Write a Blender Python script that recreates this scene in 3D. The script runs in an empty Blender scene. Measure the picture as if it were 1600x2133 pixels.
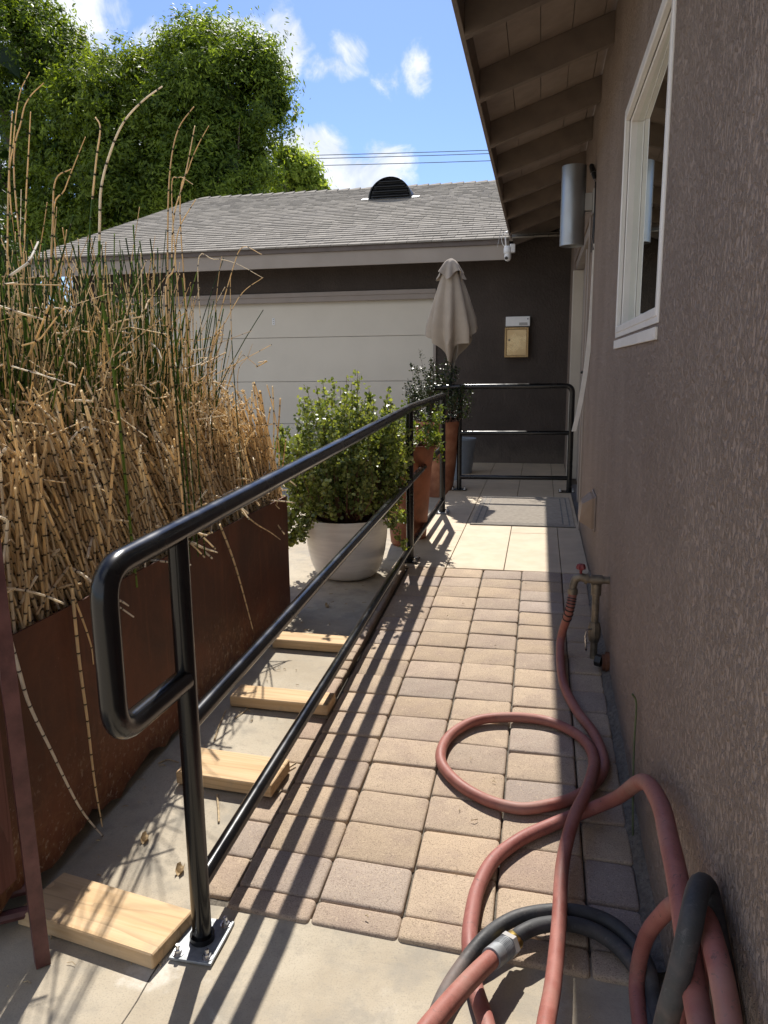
import bpy, math, random
import numpy as np
from mathutils import Vector, Matrix
rnd = random.Random(7); rng = np.random.default_rng(11)
S = bpy.context.scene; C = S.collection
R = math.radians

# ------------------------------------------------------------------ camera
PW, PH, FOC, CAMH = 1600., 2133., 1580., 1.27
ROLL = R(0.6); CA, SA = math.cos(ROLL), math.sin(ROLL)
def _un(x, y):
    x -= PW/2; y -= PH/2
    return CA*x - SA*y, SA*x + CA*y
_vx, _vy = _un(1127, 762)
PITCH = math.atan(-_vy/FOC); YAW = math.atan(_vx*math.cos(PITCH)/FOC)
FW = Vector((-math.sin(YAW)*math.cos(PITCH), math.cos(YAW)*math.cos(PITCH), -math.sin(PITCH)))
RT0 = Vector((math.cos(YAW), math.sin(YAW), 0)); DN0 = FW.cross(RT0)
RT = CA*RT0 + SA*DN0; DN = -SA*RT0 + CA*DN0
cd = bpy.data.cameras.new('camera'); cam = bpy.data.objects.new('camera', cd); C.objects.link(cam)
cd.sensor_fit = 'VERTICAL'; cd.sensor_height = 24.0; cd.lens = FOC/PH*24.0
cd.clip_start = 0.02; cd.clip_end = 2000
m3 = Matrix((RT, -DN, -FW)).transposed()
cam.matrix_world = Matrix.Translation((0, 0, CAMH)) @ m3.to_4x4()
S.camera = cam
O = Vector((0, 0, CAMH))
def ray(x, y):
    return RT*((x-PW/2)/FOC) + DN*((y-PH/2)/FOC) + FW
def Pz(x, y, z): d = ray(x, y); return O + d*((z-CAMH)/d.z)
def Px(x, y, X): d = ray(x, y); return O + d*(X/d.x)
def Py(x, y, Y): d = ray(x, y); return O + d*(Y/d.y)

# ------------------------------------------------------------------ light
EL, AZ = 51.0, 12.3                     # sun above the horizon, degrees left of +Y
sv = Vector((-math.sin(R(AZ))*math.cos(R(EL)), math.cos(R(AZ))*math.cos(R(EL)), math.sin(R(EL))))
sl = bpy.data.lights.new('sun', 'SUN'); sl.energy = 4.5; sl.angle = R(0.53); sl.color = (1.0, .945, .86)
so = bpy.data.objects.new('sun', sl); C.objects.link(so)
so.rotation_euler = (-sv).to_track_quat('-Z', 'Y').to_euler(); so.location = (-4, 6, 12)
S.view_settings.view_transform = 'Standard'; S.view_settings.look = 'None'
S.view_settings.exposure = 0.7; S.view_settings.gamma = 1.0
S.render.engine = 'CYCLES'
S.cycles.max_bounces = 8; S.cycles.transparent_max_bounces = 12

class NT:
    def __init__(s, nt): s.nt = nt
    def n(s, t, **kw):
        o = s.nt.nodes.new(t)
        for k, v in kw.items():
            if hasattr(o, k) and k not in ('inputs',): setattr(o, k, v)
        return o
    def set(s, sock, v):
        if isinstance(v, bpy.types.NodeSocket): s.nt.links.new(v, sock)
        elif isinstance(v, (tuple, list, Vector)) and sock.type == 'RGBA': sock.default_value = (*v[:3], 1)
        else: sock.default_value = v
    def math(s, op, a, b=0.0, c=None, clamp=False):
        o = s.n('ShaderNodeMath', operation=op, use_clamp=clamp)
        s.set(o.inputs[0], a); s.set(o.inputs[1], b)
        if c is not None: s.set(o.inputs[2], c)
        return o.outputs[0]
    def vm(s, op, a, b=(0, 0, 0)):
        o = s.n('ShaderNodeVectorMath', operation=op)
        s.set(o.inputs[0], a); s.set(o.inputs[1], b)
        return o.outputs['Value'] if op in ('DOT_PRODUCT', 'LENGTH', 'DISTANCE') else o.outputs[0]
    def mapr(s, v, a, b, c=0.0, d=1.0, smooth=True):
        o = s.n('ShaderNodeMapRange', interpolation_type='SMOOTHSTEP' if smooth else 'LINEAR', clamp=True)
        for i, q in enumerate((v, a, b, c, d)): s.set(o.inputs[i], q)
        return o.outputs[0]
    def noise(s, vec, scale, detail=4, rough=.55, dist=0):
        o = s.n('ShaderNodeTexNoise')
        if vec is not None: s.set(o.inputs['Vector'], vec)
        s.set(o.inputs['Scale'], scale); s.set(o.inputs['Detail'], detail); s.set(o.inputs['Roughness'], rough); s.set(o.inputs['Distortion'], dist)
        return o.outputs['Fac']
    def mix(s, f, a, b, mode='MIX'):
        o = s.n('ShaderNodeMix', data_type='RGBA', blend_type=mode)
        s.set(o.inputs[0], f); s.set(o.inputs[6], a); s.set(o.inputs[7], b)
        return o.outputs[2]
    def scale(s, vec, sc):
        o = s.n('ShaderNodeMapping'); s.set(o.inputs['Vector'], vec); o.inputs['Scale'].default_value = sc
        return o.outputs[0]

w = bpy.data.worlds.new('World'); S.world = w; w.use_nodes = True
nt = w.node_tree; nt.nodes.clear(); T = NT(nt)
sky = T.n('ShaderNodeTexSky', sky_type='NISHITA'); sky.sun_disc = False
sky.sun_elevation = R(EL); sky.sun_rotation = R(-AZ); sky.air_density = 1.0; sky.dust_density = .35; sky.ozone_density = 1.6
geo = T.n('ShaderNodeTexCoord').outputs['Generated']
dirn = T.vm('NORMALIZE', geo)
fb = T.noise(dirn, 17, 8, .62, .6); fb2 = T.noise(dirn, 46, 6, .6, .3)
total = None
CL = [(505, 108, 120, 52, 1.0), (590, 95, 42, 62, 1.0), (360, 95, 75, 34, .85), (330, 50, 30, 14, .35), (728, 105, 42, 34, .6), (690, 138, 75, 26, .55),
      (808, 168, 34, 34, .42), (870, 148, 32, 44, .6), (645, 335, 80, 62, 1.2), (720, 375, 115, 42, 1.2), (800, 335, 55, 40, .7), (575, 320, 45, 45, .8),
      (60, 40, 160, 110, .7), (1150, 260, 130, 60, .9), (-250, 330, 240, 110, 1.0), (1500, 420, 260, 120, 1.0), (250, 300, 90, 60, .7)]
FILL_CLOUDS = [((-.85, -.45, .42), 1000, 520, 1.1), ((-.2, -.95, .40), 1100, 480, 1.1), ((.75, -.6, .5), 900, 500, 1.0), ((-.95, .18, .75), 560, 380, .9), ((.1, -.5, .95), 700, 480, .9)]   # clouds outside the view, added to brighten and whiten the shade
for px, py, a, b, k in CL + [(d, None, a, b, k) for d, a, b, k in FILL_CLOUDS]:
    c = ray(px, py).normalized() if py is not None else Vector(px).normalized(); t = Vector((c.y, -c.x, 0)).normalized(); u = c.cross(t)
    du = T.math('DIVIDE', T.vm('DOT_PRODUCT', dirn, t), a*1.25/FOC); dv = T.math('DIVIDE', T.vm('DOT_PRODUCT', dirn, u), b*1.25/FOC)
    r2 = T.math('ADD', T.math('MULTIPLY', du, du), T.math('MULTIPLY', dv, dv))
    fr = T.math('GREATER_THAN', T.vm('DOT_PRODUCT', dirn, c), 0.0)
    bl = T.math('MULTIPLY', T.math('MULTIPLY', T.math('SUBTRACT', 1.0, r2, clamp=True), k), fr)
    total = bl if total is None else T.math('MAXIMUM', total, bl)
dens = T.math('ADD', T.math('MULTIPLY', total, .78), T.math('ADD', T.math('MULTIPLY', fb, 1.25), T.math('MULTIPLY', fb2, .38)))
cm = T.math('MULTIPLY', T.mapr(dens, .98, 1.42), T.mapr(total, 0.0, .12))
ccol = T.mix(T.mapr(fb, .3, .7), (3.5, 3.85, 4.5), (5.2, 5.3, 5.4))
skyc = T.mix(1.0, sky.outputs[0], (.49, .56, .735), 'MULTIPLY')
out = T.mix(T.math('MULTIPLY', cm, .93), skyc, ccol)
bg = T.n('ShaderNodeBackground'); nt.links.new(out, bg.inputs[0]); bg.inputs[1].default_value = 0.135
wo = T.n('ShaderNodeOutputWorld'); nt.links.new(bg.outputs[0], wo.inputs[0])

# ------------------------------------------------------------------ materials
def newmat(name):
    m = bpy.data.materials.new(name); m.use_nodes = True
    t = NT(m.node_tree); b = m.node_tree.nodes['Principled BSDF']
    return m, t, b
def bump(t, b, h, strength=.5, dist=.01, prev=None):
    o = t.n('ShaderNodeBump'); o.inputs['Strength'].default_value = strength; o.inputs['Distance'].default_value = dist
    t.set(o.inputs['Height'], h)
    if prev is not None: t.set(o.inputs['Normal'], prev)
    t.set(b.inputs['Normal'], o.outputs[0]); return o.outputs[0]
def mul(c, k): return tuple(min(1, x*k) for x in c)
def mat(name, col, rough=.6, var=.15, scale=8., stretch=(1, 1, 1), metal=0., bmp=0., bscale=60., bdist=.004, spec=.5, col2=None):
    m, t, b = newmat(name)
    oc = t.scale(t.n('ShaderNodeTexCoord').outputs['Object'], stretch)
    n1 = t.noise(oc, scale, 5, .6)
    c = t.mix(t.mapr(n1, .3, .7), mul(col, 1-var), col2 if col2 else mul(col, 1+var))
    t.set(b.inputs['Base Color'], c)
    b.inputs['Metallic'].default_value = metal; b.inputs['Specular IOR Level'].default_value = spec
    t.set(b.inputs['Roughness'], t.mapr(t.noise(oc, scale*2.3, 3), .3, .7, max(.02, rough-.07), min(1, rough+.07)))
    if bmp: bump(t, b, t.noise(oc, bscale, 4, .6), bmp, bdist)
    return m

def concrete_mat():
    m, t, b = newmat('concrete')
    oc = t.n('ShaderNodeTexCoord').outputs['Object']
    big = t.noise(oc, 1.7, 5, .62, .4); mid = t.noise(oc, 7, 6, .65); fine = t.noise(oc, 240, 3, .7)
    c = t.mix(t.mapr(big, .32, .68), (.35, .295, .218), (.46, .405, .315))
    c = t.mix(t.math('MULTIPLY', t.mapr(mid, .46, .66), .85), c, (.30, .27, .22))
    c = t.mix(t.math('MULTIPLY', t.mapr(fine, .50, .68), .6), c, (.26, .235, .19))
    c = t.mix(t.math('MULTIPLY', t.mapr(t.noise(oc, 3.1, 7, .7, 1.2), .60, .72), .5), c, (.52, .475, .40))
    c = t.mix(t.math('MULTIPLY', t.mapr(t.noise(oc, 22, 6, .7), .56, .70), .45), c, (.28, .25, .205))
    q = Pz(322, 2012, 0)
    dd = t.math('ADD', t.vm('DISTANCE', oc, (q.x, q.y, 0)), t.math('MULTIPLY', t.math('SUBTRACT', t.noise(oc, 26, 6, .7), .5), .16))
    c = t.mix(t.math('MULTIPLY', t.mapr(dd, .085, .01), .8), c, (.62, .585, .52))      # drilling dust by the post plate
    t.set(b.inputs['Base Color'], c); b.inputs['Roughness'].default_value = .85; b.inputs['Specular IOR Level'].default_value = .3
    n1 = bump(t, b, t.noise(oc, 260, 4, .7), .35, .002); bump(t, b, t.noise(oc, 24, 5, .6), .35, .004, n1)
    return m
def paver_mat():
    m, t, b = newmat('paver_concrete')
    oc = t.n('ShaderNodeTexCoord').outputs['Object']
    tint = t.n('ShaderNodeAttribute', attribute_name='tint').outputs['Color']
    big = t.noise(oc, 9, 5, .6); sp = t.noise(oc, 330, 3, .75); sp2 = t.noise(oc, 150, 4, .7)
    c = t.mix(t.math('MULTIPLY', t.mapr(big, .4, .7), .45), tint, (.30, .225, .19))
    c = t.mix(t.math('MULTIPLY', t.mapr(sp, .52, .64), .78), c, (.13, .095, .07))
    c = t.mix(t.math('MULTIPLY', t.mapr(sp2, .55, .68), .55), c, (.60, .48, .34))
    c = t.mix(t.math('MULTIPLY', t.mapr(t.noise(oc, 3.0, 5, .6), .55, .75), .3), c, (.26, .22, .18))
    t.set(b.inputs['Base Color'], c); b.inputs['Roughness'].default_value = .9; b.inputs['Specular IOR Level'].default_value = .25
    n1 = bump(t, b, t.noise(oc, 300, 3, .75), .7, .003); bump(t, b, t.noise(oc, 40, 4), .3, .004, n1)
    return m
def stucco_mat(name, ca, cb, st=1.0, sx=1.0):
    m, t, b = newmat(name)
    oc = t.n('ShaderNodeTexCoord').outputs['Object']
    wv = t.scale(oc, (86*sx, 76*sx, 50*sx))
    h1 = t.noise(wv, 1.0, 4, .6, .35)
    h2 = t.noise(t.scale(oc, (150, 150, 110)), 1.0, 3, .6, .4)
    pl = t.mapr(h1, .41, .62)
    h = t.math('ADD', t.math('MULTIPLY', pl, 1.0), t.math('MULTIPLY', h2, .45))
    c = t.mix(t.mapr(t.noise(oc, 2.2, 5, .6), .3, .7), ca, cb)
    c = t.mix(t.math('MULTIPLY', t.mapr(t.noise(t.scale(oc, (6, 6, 1.2)), 1.5, 5, .65), .5, .75), .25), c, mul(cb, 1.35))
    t.set(b.inputs['Base Color'], c); b.inputs['Roughness'].default_value = .78; b.inputs['Specular IOR Level'].default_value = .35
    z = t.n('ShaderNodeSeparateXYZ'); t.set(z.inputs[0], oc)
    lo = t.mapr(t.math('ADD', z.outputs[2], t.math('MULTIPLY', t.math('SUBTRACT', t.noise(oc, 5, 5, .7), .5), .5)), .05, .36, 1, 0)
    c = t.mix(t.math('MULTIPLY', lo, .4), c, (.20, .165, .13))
    c = t.mix(t.math('MULTIPLY', t.mapr(t.noise(t.scale(oc, (9, 9, .7)), 1, 5, .7), .60, .72), .22), c, mul(ca, .62))
    c = t.mix(t.math('MULTIPLY', t.mapr(t.noise(oc, 75, 3, .7), .72, .80), .12), c, (.42, .36, .31))
    t.set(b.inputs['Base Color'], c)
    n0 = bump(t, b, t.noise(oc, 5, 4, .5), .25, .02)
    bump(t, b, h, .9*st, .012, n0)
    return m
def wood_mat(name, ca, cb, axis=0):
    m, t, b = newmat(name)
    oc = t.n('ShaderNodeTexCoord').outputs['Object']
    sc = [30., 30., 30.]; sc[axis] = 1.6
    ob = t.n('ShaderNodeObjectInfo').outputs['Random']
    of = t.vm('ADD', t.scale(oc, sc), t.n('ShaderNodeCombineXYZ').outputs[0])
    cmb = t.n('ShaderNodeCombineXYZ'); t.set(cmb.inputs[1], t.math('MULTIPLY', ob, 37.0))
    of = t.vm('ADD', t.scale(oc, sc), cmb.outputs[0])
    n = t.noise(of, 1.0, 4, .6, 1.3)
    ring = t.math('FRACT', t.math('MULTIPLY', t.noise(of, .35, 2, .5, .4), 9.0))
    c = t.mix(t.mapr(n, .3, .72), ca, cb)
    c = t.mix(t.math('MULTIPLY', t.mapr(ring, .62, .98), .5), c, mul(ca, .62))
    c = t.mix(t.math('MULTIPLY', t.mapr(t.noise(oc, 7, 5, .65), .58, .75), .45), c, (.30, .25, .19))
    t.set(b.inputs['Base Color'], c); b.inputs['Roughness'].default_value = .8; b.inputs['Specular IOR Level'].default_value = .3
    bump(t, b, t.math('ADD', n, t.math('MULTIPLY', ring, .3)), .4, .002)
    return m
def rust_mat():
    m, t, b = newmat('weathered_steel')
    oc = t.n('ShaderNodeTexCoord').outputs['Object']
    z = t.n('ShaderNodeSeparateXYZ'); t.set(z.inputs[0], oc)
    n1 = t.noise(oc, 3.2, 6, .65, .5); n2 = t.noise(oc, 26, 6, .7, .8); st = t.noise(t.scale(oc, (30, 30, 2)), 1, 4, .6)
    c = t.mix(t.mapr(n1, .3, .7), (.06, .019, .0085), (.13, .04, .016))
    c = t.mix(t.math('MULTIPLY', t.mapr(st, .5, .75), .35), c, (.19, .066, .025))
    low = t.mapr(t.math('ADD', z.outputs[2], t.math('MULTIPLY', t.math('SUBTRACT', n1, .5), .42)), .30, .02)
    c = t.mix(t.math('MULTIPLY', t.math('MULTIPLY', low, t.mapr(n2, .42, .66)), .7), c, (.20, .10, .042))
    c = t.mix(t.math('MULTIPLY', t.math('MULTIPLY', low, t.mapr(t.noise(oc, 55, 5, .7), .56, .66)), .7), c, (.36, .29, .22))
    c = t.mix(t.math('MULTIPLY', t.mapr(t.noise(oc, 90, 4, .7), .66, .74), .5), c, (.30, .17, .10))
    t.set(b.inputs['Base Color'], c); b.inputs['Roughness'].default_value = .62; b.inputs['Specular IOR Level'].default_value = .35
    bump(t, b, n2, .35, .004)
    return m
def reed_mat(name, stops, green=False):
    m, t, b = newmat(name)
    nd = t.n('ShaderNodeAttribute', attribute_name='node').outputs['Fac']
    rv = t.n('ShaderNodeAttribute', attribute_name='rnd').outputs['Fac']
    fr = t.math('FRACT', nd)
    cr = t.n('ShaderNodeValToRGB'); t.set(cr.inputs[0], rv)
    e = cr.color_ramp.elements
    while len(e) < len(stops): e.new(.5)
    for i, (p, c) in enumerate(stops): e[i].position = p; e[i].color = (*c, 1)
    oc = t.n('ShaderNodeTexCoord').outputs['Object']
    c = t.mix(t.math('MULTIPLY', t.mapr(t.noise(t.scale(oc, (40, 40, 9)), 1, 4, .6), .45, .75), .4), cr.outputs[0], t.mix(1.0, cr.outputs[0], (.55, .45, .35), 'MULTIPLY'))
    band = t.math('LESS_THAN', fr, .085)
    pale = t.math('MULTIPLY', t.math('LESS_THAN', fr, .15), t.math('GREATER_THAN', fr, .10))
    c = t.mix(t.math('MULTIPLY', pale, .4), c, (.55, .45, .32))
    c = t.mix(t.math('MULTIPLY', band, .93), c, (.022, .014, .010))
    t.set(b.inputs['Base Color'], c); b.inputs['Roughness'].default_value = .5 if green else .58
    b.inputs['Specular IOR Level'].default_value = .4
    tr = t.n('ShaderNodeBsdfTranslucent'); t.set(tr.inputs[0], c)
    mx = t.n('ShaderNodeMixShader'); mx.inputs[0].default_value = .4
    m.node_tree.links.new(b.outputs[0], mx.inputs[1]); m.node_tree.links.new(tr.outputs[0], mx.inputs[2])
    m.node_tree.links.new(mx.outputs[0], m.node_tree.nodes['Material Output'].inputs[0])
    return m
def leaf_mat(name, trans=.45, rough=.42, spec=.5):
    m, t, b = newmat(name)
    col = t.n('ShaderNodeAttribute', attribute_name='tint').outputs['Color']
    t.set(b.inputs['Base Color'], col); b.inputs['Roughness'].default_value = rough; b.inputs['Specular IOR Level'].default_value = spec
    tr = t.n('ShaderNodeBsdfTranslucent'); t.set(tr.inputs[0], t.mix(1.0, col, (1.9, 1.75, .55), 'MULTIPLY'))
    mx = t.n('ShaderNodeMixShader'); mx.inputs[0].default_value = trans
    m.node_tree.links.new(b.outputs[0], mx.inputs[1]); m.node_tree.links.new(tr.outputs[0], mx.inputs[2])
    m.node_tree.links.new(mx.outputs[0], m.node_tree.nodes['Material Output'].inputs[0])
    return m
def glass_mat():
    m, t, b = newmat('window_glass'); n = m.node_tree
    g = t.n('ShaderNodeBsdfGlossy'); g.inputs['Roughness'].default_value = .01; g.inputs[0].default_value = (.9, .93, .9, 1)
    tr = t.n('ShaderNodeBsdfTransparent'); tr.inputs[0].default_value = (.62, .68, .6, 1)
    fr = t.n('ShaderNodeFresnel'); fr.inputs[0].default_value = 1.55
    mx = t.n('ShaderNodeMixShader'); t.set(mx.inputs[0], t.math('MULTIPLY', fr.outputs[0], 1.7, clamp=True))
    n.links.new(tr.outputs[0], mx.inputs[1]); n.links.new(g.outputs[0], mx.inputs[2]); n.links.new(mx.outputs[0], n.nodes['Material Output'].inputs[0])
    return m
def shingle_mat():
    m, t, b = newmat('asphalt_shingle')
    tint = t.n('ShaderNodeAttribute', attribute_name='tint').outputs['Color']
    oc = t.n('ShaderNodeTexCoord').outputs['Object']
    g = t.noise(oc, 160, 3, .7); big = t.noise(oc, .9, 4, .6)
    c = t.mix(t.math('MULTIPLY', t.mapr(g, .45, .7), .5), tint, (.12, .11, .10))
    c = t.mix(t.math('MULTIPLY', t.mapr(big, .4, .7), .25), c, (.24, .22, .20))
    t.set(b.inputs['Base Color'], c); b.inputs['Roughness'].default_value = .9; b.inputs['Specular IOR Level'].default_value = .2
    bump(t, b, g, .5, .004); return m
def hose_mat(name, ca, cb, wear):
    m, t, b = newmat(name)
    oc = t.n('ShaderNodeTexCoord').outputs['Object']
    n = t.noise(oc, 14, 6, .65, .4); s = t.noise(oc, 75, 5, .75, .8); f = t.noise(oc, 220, 3, .7)
    c = t.mix(t.mapr(n, .3, .7), ca, cb)
    c = t.mix(t.math('MULTIPLY', t.mapr(s, .57, .67), .8), c, wear)
    c = t.mix(t.math('MULTIPLY', t.mapr(t.noise(oc, 5, 5, .6), .5, .7), .35), c, (.36, .25, .20))
    c = t.mix(t.math('MULTIPLY', t.mapr(f, .5, .7), .22), c, mul(cb, 1.3))
    t.set(b.inputs['Base Color'], c); t.set(b.inputs['Roughness'], t.mapr(n, .3, .7, .5, .7)); b.inputs['Specular IOR Level'].default_value = .35
    bump(t, b, f, .3, .001); return m

M = dict(
 concrete=concrete_mat(), paver=paver_mat(), rust=rust_mat(),
 tile=mat('sandstone_tile', (.50, .405, .285), .7, .08, 5, bmp=.25, bscale=180, bdist=.002),
 grout=mat('joint_sand', (.11, .095, .075), .95, .4, 120, bmp=.5, bscale=200),
 stucco=stucco_mat('brown_stucco', (.285, .215, .174), (.34, .26, .212)),
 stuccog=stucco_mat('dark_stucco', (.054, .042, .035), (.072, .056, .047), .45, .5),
 paint=mat('brown_trim_paint', (.165, .128, .103), .55, .12, 9, bmp=.15, bscale=40),
 deck=mat('roof_deck_paint', (.25, .20, .168), .65, .12, 7, bmp=.2, bscale=40),
 fascia=mat('taupe_fascia_paint', (.30, .258, .222), .6, .06, 3),
 drip=mat('brown_drip_edge', (.105, .08, .068), .5, .1, 5),
 door=mat('garage_door_paint', (.61, .56, .475), .5, .03, 2),
 housedoor=mat('taupe_door_paint', (.27, .225, .195), .45, .06, 4),
 trim=mat('pale_trim_paint', (.50, .45, .38), .5, .05, 4),
 vinyl=mat('white_vinyl', (.78, .74, .70), .35, .04, 6),
 black=mat('gloss_black_paint', (.005, .005, .0055), .22, .1, 3, spec=.5),
 galv=mat('galvanized_plate', (.27, .285, .30), .55, .2, 40, metal=.5),
 steel=mat('zinc_bolt', (.72, .73, .75), .28, .1, 60, metal=1),
 pot=mat('white_glazed_pot', (.76, .73, .67), .38, .07, 5, (1, 1, 9), bmp=.3, bscale=9, bdist=.004),
 terra=mat('terracotta', (.27, .088, .040), .75, .3, 7, bmp=.3, bscale=45, col2=(.38, .17, .095)),
 terrad=mat('dark_terracotta', (.20, .062, .027), .65, .35, 6, bmp=.3, bscale=45),
 bluepot=mat('grey_blue_pot', (.22, .25, .29), .55, .1, 6),
 soil=mat('potting_soil', (.035, .026, .018), .95, .4, 60, bmp=.8, bscale=90, bdist=.01),
 lumber=wood_mat('pine_lumber', (.54, .36, .19), (.64, .465, .28), 0),
 maroon=mat('maroon_painted_steel', (.105, .034, .032), .5, .3, 14, bmp=.2, bscale=60, col2=(.16, .062, .055)),
 maroonw=wood_mat('maroon_board', (.13, .05, .042), (.19, .09, .075), 2),
 hose=hose_mat('red_rubber', (.255, .084, .064), (.335, .138, .11), (.16, .09, .075)),
 hosed=hose_mat('worn_red_rubber', (.25, .082, .068), (.33, .13, .108), (.085, .06, .055)),
 hoseb=hose_mat('black_rubber', (.030, .031, .033), (.060, .061, .064), (.085, .085, .085)),
 brass=mat('brass', (.55, .40, .13), .35, .2, 40, metal=1),
 pipe=mat('tarnished_pipe', (.16, .145, .12), .55, .4, 18, metal=.6, bmp=.3, bscale=70, col2=(.30, .25, .18)),
 rustcap=mat('rusty_iron', (.12, .045, .02), .8, .4, 25, bmp=.5, bscale=60),
 red=mat('red_plastic_knob', (.19, .028, .034), .4, .15, 20),
 ventp=mat('tan_plastic', (.30, .22, .16), .45, .08, 9),
 alu=mat('satin_aluminium', (.33, .34, .35), .36, .06, 4, metal=.75),
 plate=mat('grey_mount_plate', (.38, .37, .355), .5, .05, 8),
 blackp=mat('black_plastic', (.012, .012, .013), .4, .2, 20),
 whitep=mat('white_plastic', (.78, .78, .78), .35, .03, 8),
 oak=wood_mat('oak_frame', (.50, .33, .15), (.60, .42, .21), 2),
 gold=mat('gold_mirror_panel', (.50, .36, .20), .3, .04, 3, metal=1),
 mat=mat('grey_door_mat', (.34, .30, .25), .95, .12, 30),
 matd=mat('grey_mat_line', (.20, .19, .175), .95, .15, 30),
 canvas=mat('taupe_canvas', (.36, .305, .25), .9, .06, 8, bmp=.2, bscale=400, bdist=.001),
 bark=mat('grey_bark', (.12, .095, .075), .9, .3, 9, (1, 1, .3), bmp=.6, bscale=20, bdist=.02),
 stem=mat('reddish_stem', (.12, .055, .035), .7, .3, 30),
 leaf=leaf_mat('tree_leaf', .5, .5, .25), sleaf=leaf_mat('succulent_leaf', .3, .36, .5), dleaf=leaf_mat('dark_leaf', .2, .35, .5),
 reed=reed_mat('dry_horsetail', [(0, (.34, .24, .13)), (.10, (.68, .52, .31)), (.45, (.88, .69, .40)), (.75, (.88, .74, .50)), (1, (.92, .86, .74))]),
 reedg=reed_mat('green_horsetail', [(0, (.030, .060, .018)), (.4, (.065, .13, .022)), (.8, (.13, .235, .03)), (1, (.27, .36, .07))], True),
 shingle=shingle_mat(), glass=glass_mat(),
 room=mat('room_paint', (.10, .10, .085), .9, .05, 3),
 wire=mat('power_cable', (.10, .13, .17), .6, .1, 5),
 whitestrip=mat('white_raceway', (.70, .67, .63), .5, .08, 12),
 twig=mat('dry_twig', (.42, .32, .19), .8, .3, 60), dryleaf=mat('dead_leaf', (.36, .26, .14), .8, .3, 60),
 mortar=mat('mortar', (.155, .135, .112), .95, .3, 60, bmp=1.0, bscale=110, bdist=.012),
 weed=mat('weed_green', (.09, .11, .045), .7, .3, 30),
)

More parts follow.
